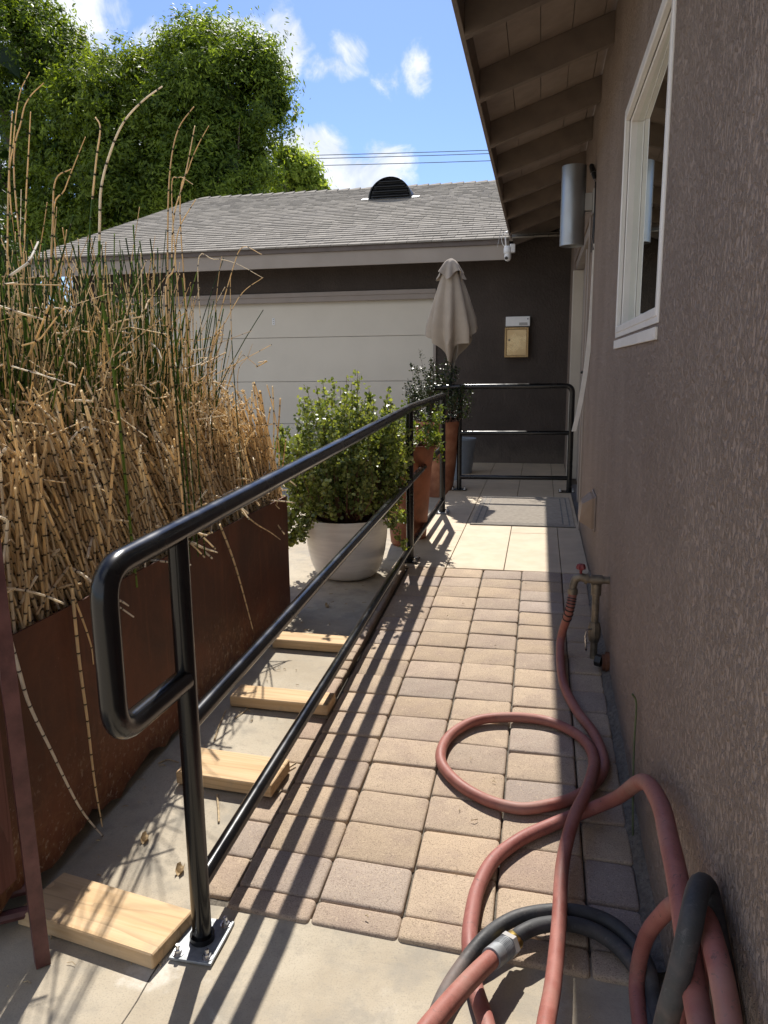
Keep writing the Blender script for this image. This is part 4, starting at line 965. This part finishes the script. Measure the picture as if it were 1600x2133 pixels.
blk2 = A((890, 2165, .03), (925, 2075, .03), (965, 2010, .034), (1015, 1950, .04), (1075, 1912, .045), (1150, 1898, .048), (1215, 1902, .042), (1275, 1925, .035), (1325, 1972, .03), (1350, 2020, .05), (1362, 2080, .03), (1372, 2160, .02))
hose('black_hose', blk2, M['hoseb'], 'outer black rubber hose arching under the straight red hose', .0165, group=GH)
red4 = [Vector((.222, 1.02, .03)), Px(1332, 2120, .222), Px(1328, 2030, .226), Px(1345, 1955, .236), Px(1378, 1908, .250), Px(1410, 1886, .264), Vector((.268, 1.15, .37)), Vector((.268, 1.10, .30)), Vector((.268, 1.05, .12)), Vector((.25, 1.0, .02))]
hose('garden_hose', red4, M['hosed'], 'worn red hose bent over in a tight arch by the wall foot', HR-.001, group=GH)
red5 = [Vector((.262, 1.16, .52)), Px(1462, 1878, .252), Px(1480, 1945, .250), Px(1502, 2040, .248), Px(1520, 2150, .246), Px(1535, 2260, .24)]
red5 = [Vector((.270, 1.22, .03)), Vector((.270, 1.215, .20)), Vector((.269, 1.19, .34)), Vector((.264, 1.13, .425)), Px(1470, 1915, .255), Px(1486, 1965, .252), Px(1504, 2040, .248), Px(1522, 2150, .246), Px(1535, 2260, .24)]
hose('garden_hose', red5, M['hosed'], 'worn red hose nearest the wall at the lower right corner', HR-.001, group=GH)
blk3 = [Px(1368, 2230, .190), Px(1390, 2120, .198), Px(1415, 2030, .208), Px(1438, 1930, .222), Px(1450, 1870, .236), Px(1460, 1843, .252), Px(1472, 1850, .268), Px(1482, 1890, .2715), Px(1495, 1960, .2715), Px(1512, 2060, .2715), Px(1530, 2170, .2715)]
hose('black_hose', blk3, M['hoseb'], 'black rubber hose bent upright over the red ones by the wall', .0165, group=GH)

# ------------------------------------------------------------------ spigot and pipework
sg_ = thing('spigot', (.24, 3.02, rz(3)), 'old galvanised standpipe with red handled tap on the wall', 'tap')
b = MB(); b.tube([(.24, 3.02, rz(3.02)-.02), (.24, 3.02, .43)], .0145, 14); b.tube([(.24, 3.02, .37), (.24, 3.02, .415)], .020, 12)
b.tube([(.30, 3.02, .432), (.205, 3.02, .432)], .015, 14); b.tube([(.262, 3.02, .432), (.218, 3.02, .432)], .020, 12); b.build('riser_pipe', M['pipe'], sg_, True)
b = MB(); b.tube([(.24, 3.02, .175), (.24, 3.02, .20), (.24, 3.02, .232), (.24, 3.02, .256)], [.019, .025, .025, .019], 8); b.build('valve_body', M['pipe'], sg_, True)
b = MB(); b.tube([(.225, 3.0, .232), (.208, 2.985, .236), (.204, 2.98, .21), (.208, 2.975, .15)], .0045, 6); b.build('valve_lever', M['steel'], sg_, True)
b = MB(); b.tube(spline([(.206, 3.02, .432), (.180, 3.02, .440), (.160, 3.02, .432), (.151, 3.02, .405), (.150, 3.019, .385)], 5), [.017]*11+[.015]*10, 14); b.tube([(.150, 3.019, .392), (.1495, 3.018, .37)], .020, 12); b.tube([(.206, 3.02, .432), (.196, 3.02, .434)], .021, 6); b.build('tap_body', M['pipe'], sg_, True)
b = MB(); b.tube([(.178, 3.02, .45), (.178, 3.02, .478)], .006, 8); b.lathe([(.006, .0), (.015, .003), (.017, .012), (.012, .024), (.004, .026)], (.178, 3.02, .470), 12, lambda r, z, a: r*(1+.14*math.cos(6*a))); b.build('tap_handle', M['red'], sg_, True)
b = MB(); P = spline(red1[:4], 12)
for k in range(3, 17, 2): p, q = P[k], P[k+1]; b.tube([p, p+(q-p).normalized()*.004], HR+.003, 14)
b.build('strain_spring', M['blackp'], sg_, True)
co = thing('cleanout_cap', (.27, 2.93, .12), 'rusty iron cleanout flange low on the wall behind the standpipe', 'pipe fitting')
b = MB(); c = Vector((.276, 2.90, .135)); b.tube([c+Vector((.015, 0, 0)), c], .042, 18); b.tube([c, c-Vector((.012, 0, 0))], .032, 16); b.build('flange', M['rustcap'], co, True)
b = MB(); b.tube([c-Vector((.0122, -.01, 0)), c-Vector((.034, -.02, -.002))], .024, 6); b.build('plug', M['blackp'], co)
# dryer style vent cover on the wall
vy, vz = 3.98, .545
vv = thing('vent_cover', (WX, vy, vz), 'tan plastic hooded vent cover low on the stucco wall', 'vent')
b = MB(); y0, y1, z0, z1 = vy-.11, vy+.11, vz-.085, vz+.07; xo = WX-.078
b.add([(WX, y0, z0), (WX, y1, z0), (WX, y1, z1), (WX, y0, z1), (xo, y0+.035, z0+.03), (xo, y1-.035, z0+.03), (xo+.012, y1-.035, z1-.035), (xo+.012, y0+.035, z1-.035),
       (WX-.02, y0, z0), (WX-.02, y1, z0), (WX-.02, y1, z1), (WX-.02, y0, z1)], [(8, 9, 5, 4), (9, 10, 6, 5), (10, 11, 7, 6), (11, 8, 4, 7), (4, 5, 6, 7), (0, 1, 9, 8), (1, 2, 10, 9), (2, 3, 11, 10), (3, 0, 8, 11)])
b.build('hood', M['ventp'], vv)
b = MB(); b.box(WX-.008, WX-.0005, y0-.012, y1+.012, z0-.012, z1+.012, ch=.002); b.build('flange', M['deck'], vv)

# ------------------------------------------------------------------ wall lamp, cable, raceway
lc = Vector((.165, 5.02, 0)); LR = .0735
lp = thing('wall_lamp', (lc.x, lc.y, 2.2), 'large grey metal cylinder wall lamp under the eave', 'wall lamp')
b = MB(); b.lathe([(LR-.005, 2.40), (LR-.004, 2.448), (LR, 2.45), (LR, 1.992), (LR-.004, 1.990), (LR-.005, 2.04), (.0, 2.05)], (lc.x, lc.y, 0), 48, cap=False); b.lathe([(LR-.005, 2.40), (0.001, 2.41)], (lc.x, lc.y, 0), 48, cap=False); b.build('shade', M['alu'], lp, True)
b = MB(); b.box(lc.x+LR-.006, WX-.012, lc.y-.035, lc.y+.035, 2.19, 2.29, ch=.003); b.box(WX-.0115, WX-.0005, lc.y-.06, lc.y+.06, 2.17, 2.31, ch=.003); b.build('mount', M['plate'], lp)
tg = thing('sensor', (.27, 4.95, 2.41), 'small black torpedo shaped sensor hung by a cable beside the grey lamp', 'sensor')
b = MB(); p0, p1 = Vector((.262, 5.0, 2.45)), Vector((.283, 4.93, 2.35)); b.tube([p0, p0.lerp(p1, .1), p0.lerp(p1, .6), p0.lerp(p1, .62), p0.lerp(p1, .9), p1], [.008, .0155, .0165, .014, .011, .006], 14); b.build('body', M['blackp'], tg, True)
b = MB(); b.tube([p0.lerp(p1, .60), p0.lerp(p1, .615)], .0172, 14); b.build('ring_band', M['steel'], tg, True)
b = MB(); b.tube([p1, p1+(p1-p0)*.16], .005, 10); b.build('metal_tip', M['steel'], tg, True)
b = MB(); p2 = p1+(p1-p0)*.15
b.tube(spline([p2, (.286, 4.90, 2.24), (.285, 4.87, 2.1), (.283, 4.85, 1.94)], 6), .004, 6); b.tube(spline([(.287, 4.92, 2.2), (.282, 4.90, 2.1), (.276, 4.885, 1.99), (.274, 4.88, 1.93)], 6), .003, 6); b.build('cable', M['blackp'], tg, True)
rw = MB(); pts = spline([(.283, 4.86, 1.975), (.281, 4.86, 1.80), (.277, 4.855, 1.60), (.268, 4.85, 1.40), (.250, 4.845, 1.20), (.226, 4.84, 1.02), (.197, 4.835, .87)], 6)
for i in range(len(pts)-1):
    p, q = pts[i], pts[i+1]; hw = .011; th = .026
    rw.add([p+Vector((0, -hw, 0)), p+Vector((0, hw, 0)), p+Vector((th, hw, .002)), p+Vector((th, -hw, .002)), q+Vector((0, -hw, 0)), q+Vector((0, hw, 0)), q+Vector((th, hw, .002)), q+Vector((th, -hw, .002))],
           [(0, 1, 5, 4), (1, 2, 6, 5), (2, 3, 7, 6), (3, 0, 4, 7)] + ([(0, 3, 2, 1)] if i == 0 else []) + ([(4, 5, 6, 7)] if i == len(pts)-2 else []))
tag(rw.build('cable_cover', M['whitestrip']), 'long white cable cover strip peeling away from the wall', 'cable cover')

# ------------------------------------------------------------------ parcel cabinet on the garage wall
a, c = Py(1053, 683, GY), Py(1099, 744, GY); mb_ = thing('wall_cabinet', ((a.x+c.x)/2, GY, c.z), 'small gold faced wall cabinet in an oak frame on the dark garage wall', 'cabinet')
b = MB(); fw = .02; x0, x1, z0, z1 = a.x-.003, c.x+.006, c.z, a.z
b.box(x0, x0+fw, GY-.075, GY-.002, z0, z1, ch=.003); b.box(x1-fw, x1, GY-.075, GY-.002, z0, z1, ch=.003); b.box(x0+fw, x1-fw, GY-.075, GY-.002, z0, z0+fw, ch=.003); b.box(x0+fw, x1-fw, GY-.075, GY-.002, z1-fw, z1, ch=.003); b.build('frame', M['oak'], mb_)
b = MB(); b.box(x0+fw+.002, x1-fw-.002, GY-.068, GY-.004, z0+fw+.002, z1-fw-.002, ch=.002); d_ = b.build('door', M['gold'], mb_)
b = MB(); b.tube([(x0+fw+.03, GY-.074, z0+.19), (x0+fw+.03, GY-.067, z0+.19)], .012, 14); b.build('lock', M['pipe'], d_, True)
wp = thing('white_plate', ((x0+x1)/2, GY, z1+.02), 'white plastic plate mounted above the gold wall cabinet', 'plate')
b = MB(); b.box(x0+.008, x1+.012, GY-.06, GY-.002, z1+.012, z1+.118, ch=.004); b.build('plate', M['whitep'], wp)
b = MB(); b.box(x1-.105, x1-.015, GY-.0625, GY-.0605, z1+.022, z1+.052); b.build('label_strip', M['plate'], wp)
b = MB(); b.tube([(x1-.012, GY-.064, z1+.09), (x1-.012, GY-.06, z1+.09)], .007, 10); b.build('button', M['blackp'], wp)

# ------------------------------------------------------------------ security camera at the eave corner
cc = Py(1058, 525, 8.16); sc_ = thing('security_camera', tuple(cc), 'white dome security camera with antenna at the end of the eave', 'camera')
b = MB(); b.lathe([(.002, .06), (.03, .058), (.042, .04), (.043, .0), (.04, -.012), (.034, -.016)], tuple(cc), 24); b.build('body', M['whitep'], sc_, True)
b = MB(); b.lathe([(.033, -.016), (.036, -.04), (.034, -.065), (.022, -.085), (.002, -.092)], tuple(cc), 24); hd = b.build('head', M['whitep'], sc_, True)
b = MB(); b.tube([(cc.x-.012, cc.y-.033, cc.z-.062), (cc.x-.014, cc.y-.04, cc.z-.064)], .016, 16); b.build('lens', M['blackp'], hd, True)
b = MB(); b.tube([(cc.x-.02, cc.y, cc.z+.05), (cc.x-.028, cc.y, cc.z+.15)], .007, 8); b.build('antenna', M['whitep'], sc_, True)
b = MB(); b.box(cc.x+.02, cc.x+.075, cc.y-.028, cc.y+.028, cc.z-.01, cc.z+.075, ch=.006); b.build('bracket', M['whitep'], sc_)
b = MB(); q = cc+Vector((-.03, 0, .19)); b.tube(spline([q+Vector((.07, 0, .01)), q, q+Vector((-.035, 0, -.05)), q+Vector((-.01, 0, -.13)), cc+Vector((.05, 0, .06))], 6), .003, 5); b.tube([cc+Vector((.03, -.01, .20)), cc+Vector((-.02, -.01, .185))], .014, 8); b.build('cable', M['whitep'], sc_, True)
b = MB(); b.tube([cc+Vector((-.07, -.01, .24)), cc+Vector((-.105, -.01, .05))], .003, 5); b.build('aerial_rod', M['plate'], sc_)

# ------------------------------------------------------------------ door mat
dm = thing('door_mat', (-.08, 5.92, LZ), 'ribbed grey doormat on the tiled landing in front of the door', 'doormat')
MX0, MX1, MY0, MY1 = -.46, .262, 5.28, 6.50
b = MB(); yv = MY0
while yv < MY1-.001:
    b.box(MX0, MX1, yv, min(yv+.0098, MY1), LZ+.001, LZ+.0065, ch=.002); yv += .010
b.build('pile', M['mat'], dm)
b = MB()
for ins, wd in ((.03, .010), (.075, .008)): rect = (MX0+ins, MX1-ins, MY0+ins, MY1-ins); x0, x1, y0, y1 = rect; b.box(x0, x0+wd, y0, y1, LZ+.0066, LZ+.0078); b.box(x1-wd, x1, y0, y1, LZ+.0066, LZ+.0078); b.box(x0+wd, x1-wd, y0, y0+wd, LZ+.0066, LZ+.0078); b.box(x0+wd, x1-wd, y1-wd, y1, LZ+.0066, LZ+.0078)
b.build('border', M['matd'], dm)
b = MB(); b.box(MX0-.004, MX1+.004, MY0-.006, MY0-.0003, LZ+.001, LZ+.009, ch=.002); b.build('edge_binding', M['matd'], dm)

# ------------------------------------------------------------------ small litter
GT = 'dry twigs on the concrete'
tw = [([(452, 1655), (455, 1685), (456, 1712)], .003, 'short pale reed bit lying on the concrete near the handrail post'),
      ([(447, 1540), (455, 1515), (470, 1480)], .003, 'forked dry twig beside the third pine board'),
      ([(490, 1495), (505, 1485), (520, 1472)], .002, 'thin twig end near the rusty planter foot'),
      ([(535, 1342), (575, 1350), (612, 1340)], .002, 'long thin twig before the farthest pine board'),
      ([(585, 1612), (600, 1600), (616, 1590)], .003, 'small reed chip at the ramp edge near the second pine block'),
      ([(330, 1590), (350, 1582), (372, 1588)], .002, 'thin dark twig in the shade of the planter')]
for px, r, lab in tw:
    b = MB(); b.tube(spline([at(a, b2, .004) for a, b2 in px], 4), r, 6); tag(b.build('dry_twig', M['twig'], None, True), lab, 'twig', GT)
for (px, py), lab in (((303, 1747), 'curled dead leaf lying alone on the concrete by the planter'), ((376, 1812), 'tiny crumpled dead leaf beside the near handrail post'), ((682, 1262), 'small dark dry leaf in the shrub shadow')):
    c = at(px, py, .006); b = MB(); vs = []
    for i in range(5):
        for j in range(4): u, v = (i/4-.5), (j/3-.5); vs.append((c.x+u*.026*(1-abs(v)), c.y+v*.03, c.z+.012*(u*u*4)+.006*math.sin(v*5)-.003))
    b.add(vs, [(i*4+j, i*4+j+1, (i+1)*4+j+1, (i+1)*4+j) for i in range(4) for j in range(3)]); tag(b.build('dead_leaf', M['dryleaf'], None, True), lab, 'leaf', 'dead leaves on the concrete')
b = MB(); b.tube(spline([(.272, 1.90, rz(1.9)), (.272, 1.94, .14), (.276, 2.0, .26), (.28, 2.03, .36), (.268, 2.03, .39)], 6), .0028, 6)
tag(b.build('weed_stem', M['weed'], None, True), 'single thin weed stem growing up the foot of the stucco wall', 'weed')

b = MB()
for i in range(170):
    y = rnd.uniform(.9, 4.0); x = -1.16+abs(rnd.gauss(0, .16)) if i < 110 else rnd.uniform(-1.1, .2)
    if x > -.8 and y < 1.5 and i % 3: continue
    z = surf(x, y)+(.004 if x < -.8 or y < 1.45 else .008); a = rnd.uniform(0, 3.14); l = rnd.uniform(.004, .022)
    b.tube([(x, y, z), (x+l*.5*math.cos(a), y+l*.5*math.sin(a), z+.002), (x+l*math.cos(a+.3), y+l*math.sin(a+.3), z)], rnd.uniform(.0007, .0017), 5)
o = b.build('straw_litter', M['twig'], None, True); o['kind'] = 'stuff'; o['label'] = 'tiny straw fragments and grit scattered over the concrete'; o['category'] = 'litter'

# ------------------------------------------------------------------ trees beyond the garage
def tree(name, label, blobs, trunk, nclump, nleaf, size, colA, colB, seed, cl=.42, group='trees beyond the garage', droop=.5):
    r = np.random.default_rng(seed); base = Vector(trunk[0]); t = thing(name, base, label, 'tree', group)
    b = MB(); rad = trunk[1]; ctr = Vector(np.mean([q[0] for q in blobs], 0))
    b.tube(spline([base, base.lerp(ctr, .45)+Vector((.15, 0, 0)), ctr], 6), [rad*(1-.6*i/12) for i in range(13)], 9)
    for q, rr in blobs:
        for _ in range(3):
            e = Vector(q)+Vector(r.normal(0, 1, 3)*np.array(rr)*.45); s_ = base.lerp(ctr, r.uniform(.35, .95)); b.tube(spline([s_, s_.lerp(e, .5)+Vector(r.normal(0, .15, 3)), e], 5), [rad*.42*(1-.85*i/10) for i in range(11)], 6)
    b.build('trunk', M['bark'], t, True)
    P, D, CI, ON = [], [], [], []
    vol = np.array([np.prod(q[1]) for q in blobs])**.667; vol /= vol.sum()
    for (c_, rr), fr in zip(blobs, vol):
        k = int(nclump*fr)+1; d = unit(r.normal(size=(k, 3))); d[:, 2] = np.where(d[:, 2] < -.4, -d[:, 2], d[:, 2]); d = unit(d)
        rd = np.where(r.random(k) < .72, r.uniform(.80, 1.05, k), r.uniform(.2, .8, k)); rd = np.where(r.random(k) < .10, r.uniform(1.05, 1.30, k), rd)
        cen = np.array(c_)+d*np.array(rr)*rd[:, None]
        per = max(4, int(nleaf/nclump)); sz = cl*r.uniform(.3, 1.15, k)
        off = r.normal(size=(k, per, 3))*sz[:, None, None]*np.array([.5, .5, .42]); off[..., 2] -= .25*np.abs(off[..., 0]+off[..., 1])*droop
        ON.append((off/sz[:, None, None]).reshape(-1, 3))
        P.append((cen[:, None]+off).reshape(-1, 3)); D.append(np.repeat(d, per, 0)); CI.append(np.repeat(r.random(k), per))
    P = np.concatenate(P); D = np.concatenate(D); CI = np.concatenate(CI); ON = np.concatenate(ON)
    ns = int(nclump*.34); pick = r.integers(0, len(P), ns*3); pick = pick[np.argsort(-(P[pick, 2]+2.2*np.abs(r.random(len(pick)))))][:ns]; L = 9
    sd = unit(D[pick]*.7+r.normal(size=(ns, 3))*.35+np.array([0, 0, .75])); tt = np.linspace(.1, 1, L)[None, :, None]*r.uniform(.3, .9, (ns, 1, 1))*cl*1.7
    sp_ = (P[pick][:, None]+sd[:, None]*tt+np.array([0, 0, -.35])*tt**2+r.normal(size=(ns, L, 3))*.03).reshape(-1, 3)
    P = np.concatenate([P, sp_]); D = np.concatenate([D, np.repeat(sd, L, 0)]); CI = np.concatenate([CI, np.full(ns*L, .8)]); ON = np.concatenate([ON, np.repeat(sd, L, 0)]); n = len(P)
    nr = unit(D*.6+unit(ON)*.7+r.normal(size=(n, 3))*.42+np.array([0, 0, .25])); s_ = size*r.uniform(.55, 1.25, (n, 1))
    u = unit(np.cross(nr, r.normal(size=(n, 3)))*1.0+np.array([0, 0, -.35*droop])); v = unit(np.cross(nr, u))
    f = np.clip(.6*CI**1.3+.4*r.random(n), 0, 1)[:, None]
    k = 420; w_ = r.integers(0, len(blobs), k); cq = unit(r.normal(size=(k, 3)))*r.uniform(.1, .72, (k, 1))
    cp_ = np.array([blobs[i][0] for i in w_])+cq*np.array([blobs[i][1] for i in w_]); cu = unit(r.normal(size=(k, 3))); cv = unit(np.cross(cu, r.normal(size=(k, 3)))); cs = size*r.uniform(3.0, 6.5, (k, 1))
    leaves('inner_shade_leaves', cp_, cu*cs, cv*cs*.7, np.tile(np.array(colA)*.8, (k, 1)), M['dleaf'], t)  # oversized dark leaves added inside the crown to block light
    leaves('crown', P, u*s_, v*s_*.36, np.array(colA)+(np.array(colB)-np.array(colA))*f, M['leaf'], t)
    return t
def BL(px, py, Y, rx, rz_, ry=None): return (tuple(Py(px, py, Y)), (rx, ry or rx, rz_))
CA_, CB_ = (.022, .052, .009), (.19, .265, .04)
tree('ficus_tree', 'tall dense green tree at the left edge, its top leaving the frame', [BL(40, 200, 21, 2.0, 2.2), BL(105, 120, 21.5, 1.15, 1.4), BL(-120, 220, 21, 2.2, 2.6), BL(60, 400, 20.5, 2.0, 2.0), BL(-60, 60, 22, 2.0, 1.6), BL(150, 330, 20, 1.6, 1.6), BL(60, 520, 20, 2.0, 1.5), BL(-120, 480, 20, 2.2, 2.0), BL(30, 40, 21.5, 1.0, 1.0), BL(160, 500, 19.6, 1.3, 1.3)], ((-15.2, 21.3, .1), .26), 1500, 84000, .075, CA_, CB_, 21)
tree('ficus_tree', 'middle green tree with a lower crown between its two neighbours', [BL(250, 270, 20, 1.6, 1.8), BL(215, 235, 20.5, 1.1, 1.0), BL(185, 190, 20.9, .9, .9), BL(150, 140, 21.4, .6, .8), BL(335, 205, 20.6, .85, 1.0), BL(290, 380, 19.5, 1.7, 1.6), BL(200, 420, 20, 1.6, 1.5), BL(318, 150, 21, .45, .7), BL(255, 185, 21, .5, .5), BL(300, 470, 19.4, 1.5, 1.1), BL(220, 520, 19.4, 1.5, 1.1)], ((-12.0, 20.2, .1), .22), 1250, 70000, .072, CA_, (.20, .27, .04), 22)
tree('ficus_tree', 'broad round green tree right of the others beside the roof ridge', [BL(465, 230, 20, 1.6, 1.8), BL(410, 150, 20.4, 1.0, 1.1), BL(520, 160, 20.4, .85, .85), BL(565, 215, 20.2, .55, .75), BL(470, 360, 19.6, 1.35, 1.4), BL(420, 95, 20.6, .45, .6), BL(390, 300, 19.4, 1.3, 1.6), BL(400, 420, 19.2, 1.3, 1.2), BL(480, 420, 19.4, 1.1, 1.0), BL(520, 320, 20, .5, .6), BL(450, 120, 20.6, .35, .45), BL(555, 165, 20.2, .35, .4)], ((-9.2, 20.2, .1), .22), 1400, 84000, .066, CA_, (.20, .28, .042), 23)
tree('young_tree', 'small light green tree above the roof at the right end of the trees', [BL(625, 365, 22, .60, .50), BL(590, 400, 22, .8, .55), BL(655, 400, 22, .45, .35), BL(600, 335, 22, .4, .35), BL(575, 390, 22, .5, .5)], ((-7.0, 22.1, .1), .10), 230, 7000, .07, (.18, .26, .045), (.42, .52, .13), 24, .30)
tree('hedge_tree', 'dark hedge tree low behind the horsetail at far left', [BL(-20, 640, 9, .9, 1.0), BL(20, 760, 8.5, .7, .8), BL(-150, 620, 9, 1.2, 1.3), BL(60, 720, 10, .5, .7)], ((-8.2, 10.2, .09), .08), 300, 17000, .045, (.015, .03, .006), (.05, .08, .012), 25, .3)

# ------------------------------------------------------------------ overhead wires
for i, (ya, yb, lab) in enumerate(((326, 314, 'topmost power line crossing the sky behind the garage'), (333, 321, 'middle power line, just under the topmost one'), (347.5, 336, 'lowest power line, set apart below the other two'))):
    p, q = Py(570, ya, 46), Py(1010, yb, 46); d = q-p; a, c = p-d*3, q+d*3; b = MB()
    b.tube([a.lerp(c, t/24)+Vector((0, 0, -.9*(1-(2*t/24-1)**2)+.9)) for t in range(25)], .021, 6); tag(b.build('power_line', M['wire'], None, True), lab, 'power line', 'power lines across the sky')
